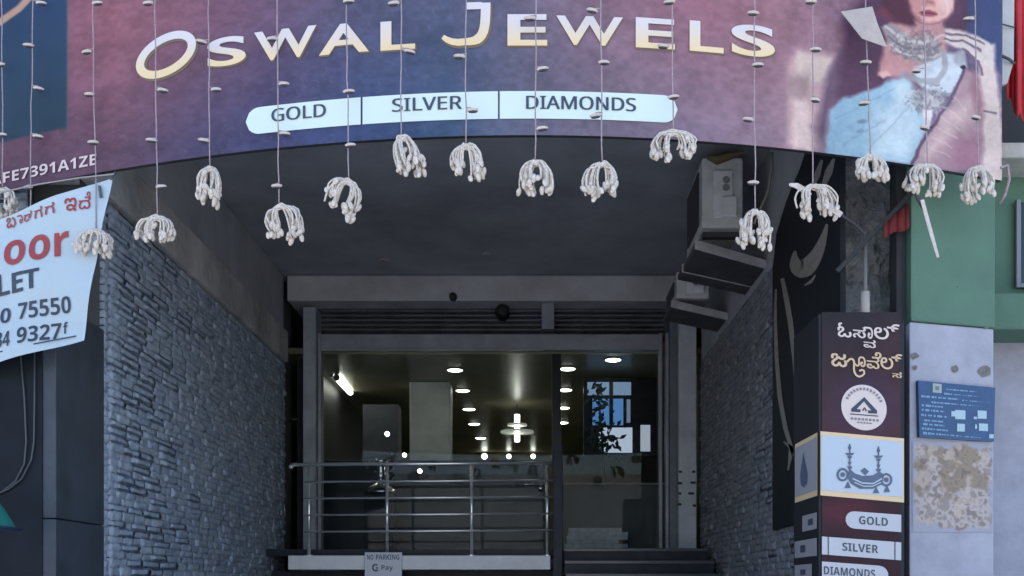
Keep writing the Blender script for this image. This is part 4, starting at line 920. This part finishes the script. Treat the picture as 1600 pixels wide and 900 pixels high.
tb = MB().tube([P(1105, 246, 7.5), P(1120, 250, 7.5), P(1138, 244, 7.5), P(1162, 238, 7.5)], [.012, .035, .03, .008], 6).build('cloth_roll', mat('dull_yellow_cloth', A(104, 100, 78), .8)); tag(tb, 'dull yellow rag lying on top of the nearest air conditioner', 'cloth')
dc = MB().tube([P(1206, 238, 6.6), P(1206, 262, 6.6), P(1200, 300, 6.6), P(1187, 330, 6.6), P(1178, 350, 6.6)], .009, 6).build('drain_hose', mat('hose_grey', A(120, 124, 132), .6), smooth=True); tag(dc, 'pale hose curving down beside the nearest air conditioner', 'hose')

# ------------------------------------------------------------------ no-parking plate on the slab
np_ = empty('parking_sign', P(599, 915, 9.77)); tag(np_, 'white no-parking plate hung on the porch slab edge', 'sign')
MB().box(Xr(570, 9.77), Xr(628, 9.77), 9.765, 9.785, Zr(925, 9.77), Zr(863, 9.77)).build('plate', mat('plate_white', (0.72, 0.74, 0.78), .5, noise=(5, .06)), np_, bevel=.003)
pm_ = on_plane((0, 9.765, 0), (0, -1, 0))
mb = MB(); letters(mb, 'NO', (573.5, 583.5, 866.5, 874.5), pm_, .003, .02); mb.build('word', mat('grey_ink', (0.10, 0.13, 0.16), .5), np_); mb = MB(); letters(mb, 'PARKING', (587.5, 624, 866.5, 874.5), pm_, .003, .02); mb.build('word', MATS['grey_ink'], np_)
mb = MB(); stroke(mb, [(587 + 4.5 * math.cos(t), 887 + 4.8 * math.sin(t)) for t in np.linspace(-.9, -5.6, 12)], 2.8, pm_, .003); stroke(mb, [(587, 887.4), (591, 887.4)], 2.2, pm_, .0034); mb.build('logo', MATS['grey_ink'], np_)
mb = MB(); letters(mb, 'Pay', (596, 614, 883, 893), pm_, .003, .03); mb.build('word', MATS['grey_ink'], np_)

# ------------------------------------------------------------------ inside the shop
M_lamp = mat('lamp_glow', (1, 1, 1), .5, emit=((1.0, .97, .86), 3.6)); M_ring = mat('lamp_ring', (0.3, 0.3, 0.3), .4, metal=.6)
def downlight(x, y, label):
    Y = F * (IC - EYE - .012) / (HY - y); p = P(x, y, Y)
    t = empty('ceiling_light', (p.x, Y, IC - .01)); tag(t, label, 'ceiling light', 'lit downlights behind the glass')
    MB().lathe([(.086, -.010), (.098, -.010), (.098, -.001), (.086, -.001)], (p.x, Y, IC), 20).build('ring', M_ring, t)
    MB().lathe([(.070, -.016), (.084, -.0105)], (p.x, Y, IC), 20).build('lens', M_lamp, t)
for i, (x, y) in enumerate(((711, 579), (723, 611), (733, 640), (741, 663), (751, 685))): downlight(x, y, ('nearest', 'second', 'third', 'fourth', 'farthest')[i] + ' downlight of the left ceiling row behind the glass')
for i, (x, y) in enumerate(((887, 577), (883, 610), (880, 638), (879, 661))): downlight(x, y, ('nearest', 'second', 'third', 'farthest')[i] + ' downlight of the right ceiling row behind the glass')
downlight(958, 563, 'lone downlight near the top right of the glass door')
def wall_lamp(x, y, Y, r, label):
    t = empty('wall_lamp', P(x, y, Y)); tag(t, label, 'lamp', 'small round lamps inside the shop')
    MB().lathe([(r * .5, -.02), (r, -.012), (r, .01), (r * .5, .01)], P(x, y, Y), 16, axis='Y').build('globe', M_lamp, t, smooth=True)
    MB().lathe([(r * 1.15, .011), (r * 1.15, .02)], P(x, y, Y), 16, axis='Y').build('base', M_ring, t)
for x, y, Y, r, lb in ((605, 678, 12.2, .026, 'small lamp above the grey cabinet at the left'), (632, 711, 12.2, .023, 'small lamp just left of the pale pillar'), (757, 713, 18.9, .05, 'first small lamp on the back wall behind the top rail'),
                       (795, 713, 18.9, .04, 'second small lamp on the back wall behind the top rail'), (833, 713, 18.9, .04, 'third small lamp on the back wall behind the top rail'), (656, 736, 11.4, .023, 'dim small lamp just under the top rail')):
    wall_lamp(x, y, Y, r, lb)
# fluorescent tube
tl = empty('tube_light', P(536, 602, 12.6)); tag(tl, 'glowing fluorescent tube high at the left inside the shop', 'tube light')
a_, b_ = P(526, 590, 12.1), P(548, 614, 13.15); MB().tube([a_, b_], .032, 10).build('tube', M_lamp, tl, smooth=True)
for p in (a_, b_): MB().ball(p, .04, 10, 8).build('end_cap', M_ring, tl)
MB().tube([a_ + Vector((-.06, 0, .03)), b_ + Vector((-.06, 0, .03))], .03, 4).build('batten', M_ring, tl)
# pendant light: upright tube with two saucers
pe = empty('pendant_light', P(808, 668, 14)); tag(pe, 'glowing pendant lamp with upright tube and two round plates in the shop centre', 'pendant lamp')
MB().tube([P(808, 648, 14), P(808, 690, 14)], .036, 12).build('tube', M_lamp, pe, smooth=True)
M_dim = mat('plate_glow', (.6, .6, .55), .4, emit=((1, .97, .86), .07))
for y, r in ((664, .13), (675, .22)): MB().lathe([(.04, .02), (r, .012), (r, -.012), (.04, -.02)], P(808, y, 14), 24).build('plate', M_dim, pe, smooth=False)
MB().tube([P(808, 648, 14), (P(808, 648, 14).x, 14, IC)], .006, 6).build('cord', M_under, pe)
# counters
ct = empty('shop_counter', (Xr(680, 11.7), 11.7, FLOOR)); tag(ct, 'long dark shop counter behind the railing and left glass', 'counter')
MB().box(Xr(505, 11.7), Xr(850, 11.7), 11.7, 12.3, FLOOR, Zr(724, 11.7)).build('body', mat('counter_dark', (0.03, 0.034, 0.042), .35, noise=(3, .4)), ct)
MB().box(Xr(505, 11.7) - .02, Xr(850, 11.7) + .02, 11.66, 12.34, Zr(724, 11.7) + .001, Zr(720, 11.7)).build('top', M_black, ct, bevel=.005)
c2 = empty('display_counter', (Xr(950, 11.4), 11.4, FLOOR)); tag(c2, 'dark counter with thin bright edge behind the right glass door', 'counter')
MB().box(Xr(880, 11.4), Xr(1040, 11.4), 11.4, 11.8, FLOOR, Zr(757, 11.4)).build('body', mat('counter_grey', (0.075, 0.075, 0.08), .5, noise=(3, .25)), c2)
MB().box(Xr(880, 11.4), Xr(1040, 11.4), 11.38, 11.82, Zr(757, 11.4) + .001, Zr(755, 11.4)).build('top_edge', M_bar, c2)
# newspaper bundle
nw = empty('newspaper_pile', P(930, 862, 11.15)); tag(nw, 'crumpled pile of pale newspaper behind the right glass door', 'newspapers')
rs = random.Random(9)
for i in range(6):
    x0 = 881 + rs.uniform(-1, 3) + i * 1; x1 = 974 + rs.uniform(-8, 8); y1 = 862 - i * 6.2; y0 = y1 - 6; Y = 11.12 + rs.uniform(0, .03)
    nxs = 14; v = []
    for k in range(nxs + 1):
        x = x0 + (x1 - x0) * k / nxs; w = .016 * math.sin(k * 1.7 + i) + rs.uniform(-.008, .008)
        v += [P(x, y1, Y + w), P(x, y0, Y + w + .01), P(x, y0, Y + .16), P(x, y1, Y + .16)]
    f = [(4 * k + q, 4 * k + 4 + q, 4 * k + 4 + (q + 1) % 4, 4 * k + (q + 1) % 4) for k in range(nxs) for q in range(4)]
    make('newspaper', v, f, mat('newsprint', (0.62, 0.64, 0.66), .8, noise=(14, .35, 7)), nw)
# added glowing panels and plant imitating sky and tree reflected in the glass
ds = empty('sky_reflection_panel', P(975, 705, 12.0)); tag(ds, 'glowing blue and white panels standing in for the sky mirrored in the right glass door', 'reflection stand-in')
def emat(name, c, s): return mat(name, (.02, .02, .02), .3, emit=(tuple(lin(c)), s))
for nm, x0, x1, y0, y1, m in (('upper_sky_reflection', 918, 986, 597, 617, emat('glow_pale', (130, 156, 190), .24)), ('blue_sky_reflection', 926, 974, 623, 664, emat('glow_blue', (88, 136, 196), .26)), ('side_sky_reflection', 979, 985, 624, 660, emat('glow_pale2', (150, 170, 200), .15)),
                              ('white_sky_reflection', 936, 988, 668, 707, emat('glow_white', (196, 206, 228), .26)), ('end_sky_reflection', 1001, 1016, 664, 705, emat('glow_white2', (190, 198, 214), .22))):
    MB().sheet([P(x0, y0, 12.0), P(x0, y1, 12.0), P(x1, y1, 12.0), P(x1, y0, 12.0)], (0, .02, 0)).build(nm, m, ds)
MB().box(Xr(912, 12.02), Xr(1026, 12.02), 12.03, 12.08, Zr(712, 12.02), Zr(590, 12.02)).build('reflection_backing', M_frame, ds)
for x0, x1, y0, y1 in ((952, 958, 596, 664), (974, 979, 622, 668)): MB().box(Xr(x0, 11.97), Xr(x1, 11.97), 11.96, 11.99, Zr(y1, 11.97), Zr(y0, 11.97)).build('bar', mat('reflection_bar_navy', (0.012, 0.02, 0.04), .4), ds)
pt = empty('reflection_plant', P(948, 755, 11.75)); tag(pt, 'dark leafy plant added for the tree silhouette in the glass reflection', 'plant')
stem = MB().tube([P(944, 756, 11.7), P(942, 700, 11.72), P(938, 650, 11.74), P(934, 606, 11.75)], [.016, .012, .01, .006], 6).tube([P(942, 700, 11.72), P(952, 676, 11.72), P(960, 660, 11.7)], .007, 5).build('stem', mat('reflection_stem_dark', (0.03, 0.035, 0.025), .8), pt)
rs = random.Random(3); lf = []
for k in range(120):
    t = rs.random(); cx, cy = (936 + rs.gauss(0, 8), 600 + 110 * t) if rs.random() < .68 else (950 + rs.gauss(0, 9), 690 + rs.gauss(0, 12)); c_ = P(cx, cy, 11.72 + rs.uniform(-.08, .08))
    a_ = rs.uniform(0, 6.28); L = rs.uniform(.03, .06); d1 = Vector((math.cos(a_), rs.uniform(-.5, .5), math.sin(a_))).normalized() * L; d2 = d1.cross(Vector((0, 1, .3))).normalized() * L * .4
    lf.append([c_ - d1, c_ + d2, c_ + d1, c_ - d2])
mb = MB()
for q in lf: mb.add(q, [(0, 1, 2, 3)])
o = mb.build('reflection_foliage', mat('reflection_leaf_dark', (0.03, 0.05, 0.045), .6), pt); o['kind'] = 'stuff'
MB().lathe([(.07, 0), (.10, .2), (.11, .2), (.11, .22), (.02, .22)], P(944, 756, 11.68) - Vector((0, 0, .2)), 16).build('reflection_plant_pot', M_core, pt)
# grey cabinet and silver ornament at the left
cbn = MB().box(Xr(567, 12.6), Xr(622, 12.6), 12.6, 12.9, FLOOR, Zr(632, 12.6)).build('cabinet', mat('cabinet_grey', (0.16, 0.16, 0.18), .5, noise=(3, .3))); tag(cbn, 'dull grey cabinet standing left of the pale pillar inside', 'cabinet')
orn = empty('silver_ornament', P(595, 772, 11.25)); tag(orn, 'sparkling silver ornament with dome base behind the left glass', 'ornament')
c_ = P(595, 772, 11.25)
MB().lathe([(.18, 0), (.175, .03), (.13, .08), (.07, .11), (.05, .13)], c_, 24).build('dome', mat('silver', (0.8, 0.82, 0.86), .25, metal=1), orn, smooth=True)
MB().lathe([(.05, .131), (.06, .2), (.05, .28), (.075, .33), (.10, .36), (.03, .37)], c_, 16).build('stem', MATS['silver'], orn, smooth=True)
rs = random.Random(12)
for k in range(26):
    a_ = rs.uniform(0, 6.28); r_ = rs.uniform(.06, .15); p = c_ + Vector((r_ * math.cos(a_), r_ * .6 * math.sin(a_) - .03, rs.uniform(.14, .44)))
    MB().ball(p, rs.uniform(.010, .02), 6, 4).build('bead', MATS['silver'], orn)
MB().box(c_.x - .16, c_.x + .16, 11.1, 11.4, FLOOR, c_.z - .001).build('plinth', M_black, orn)

# ------------------------------------------------------------------ across the street (seen only in the glass)
ob = empty('opposite_building', (0, -10, 0)); tag(ob, 'dark row of shops across the street, seen only in the glass', 'building')
MB().box(-14, 14, -16, -10, 0, 5.2).build('wall', mat('opposite_wall', (0.32, 0.31, 0.30), .85, noise=(1, .3)), ob)
for k in range(9): MB().box(-13 + k * 3, -11.2 + k * 3, -10.03, -10.002, 2.6, 4.2).build('window', M_frame, ob)

# ------------------------------------------------------------------ small fittings under the soffit
mat('conduit_grey', (0.30, 0.30, 0.31), .6)
for x, y, lb in ((600, 408, 'left small round junction box on the dark soffit'), (760, 399, 'right small round junction box on the dark soffit')):
    Y = F * (CEIL - EYE - .02) / (HY - y); p = P(x, y, Y); jb = MB().lathe([(.05, -.028), (.055, -.022), (.055, -.001)], (p.x, Y, CEIL), 14).build('junction_box', MATS['conduit_grey'], smooth=False); tag(jb, lb, 'junction box')
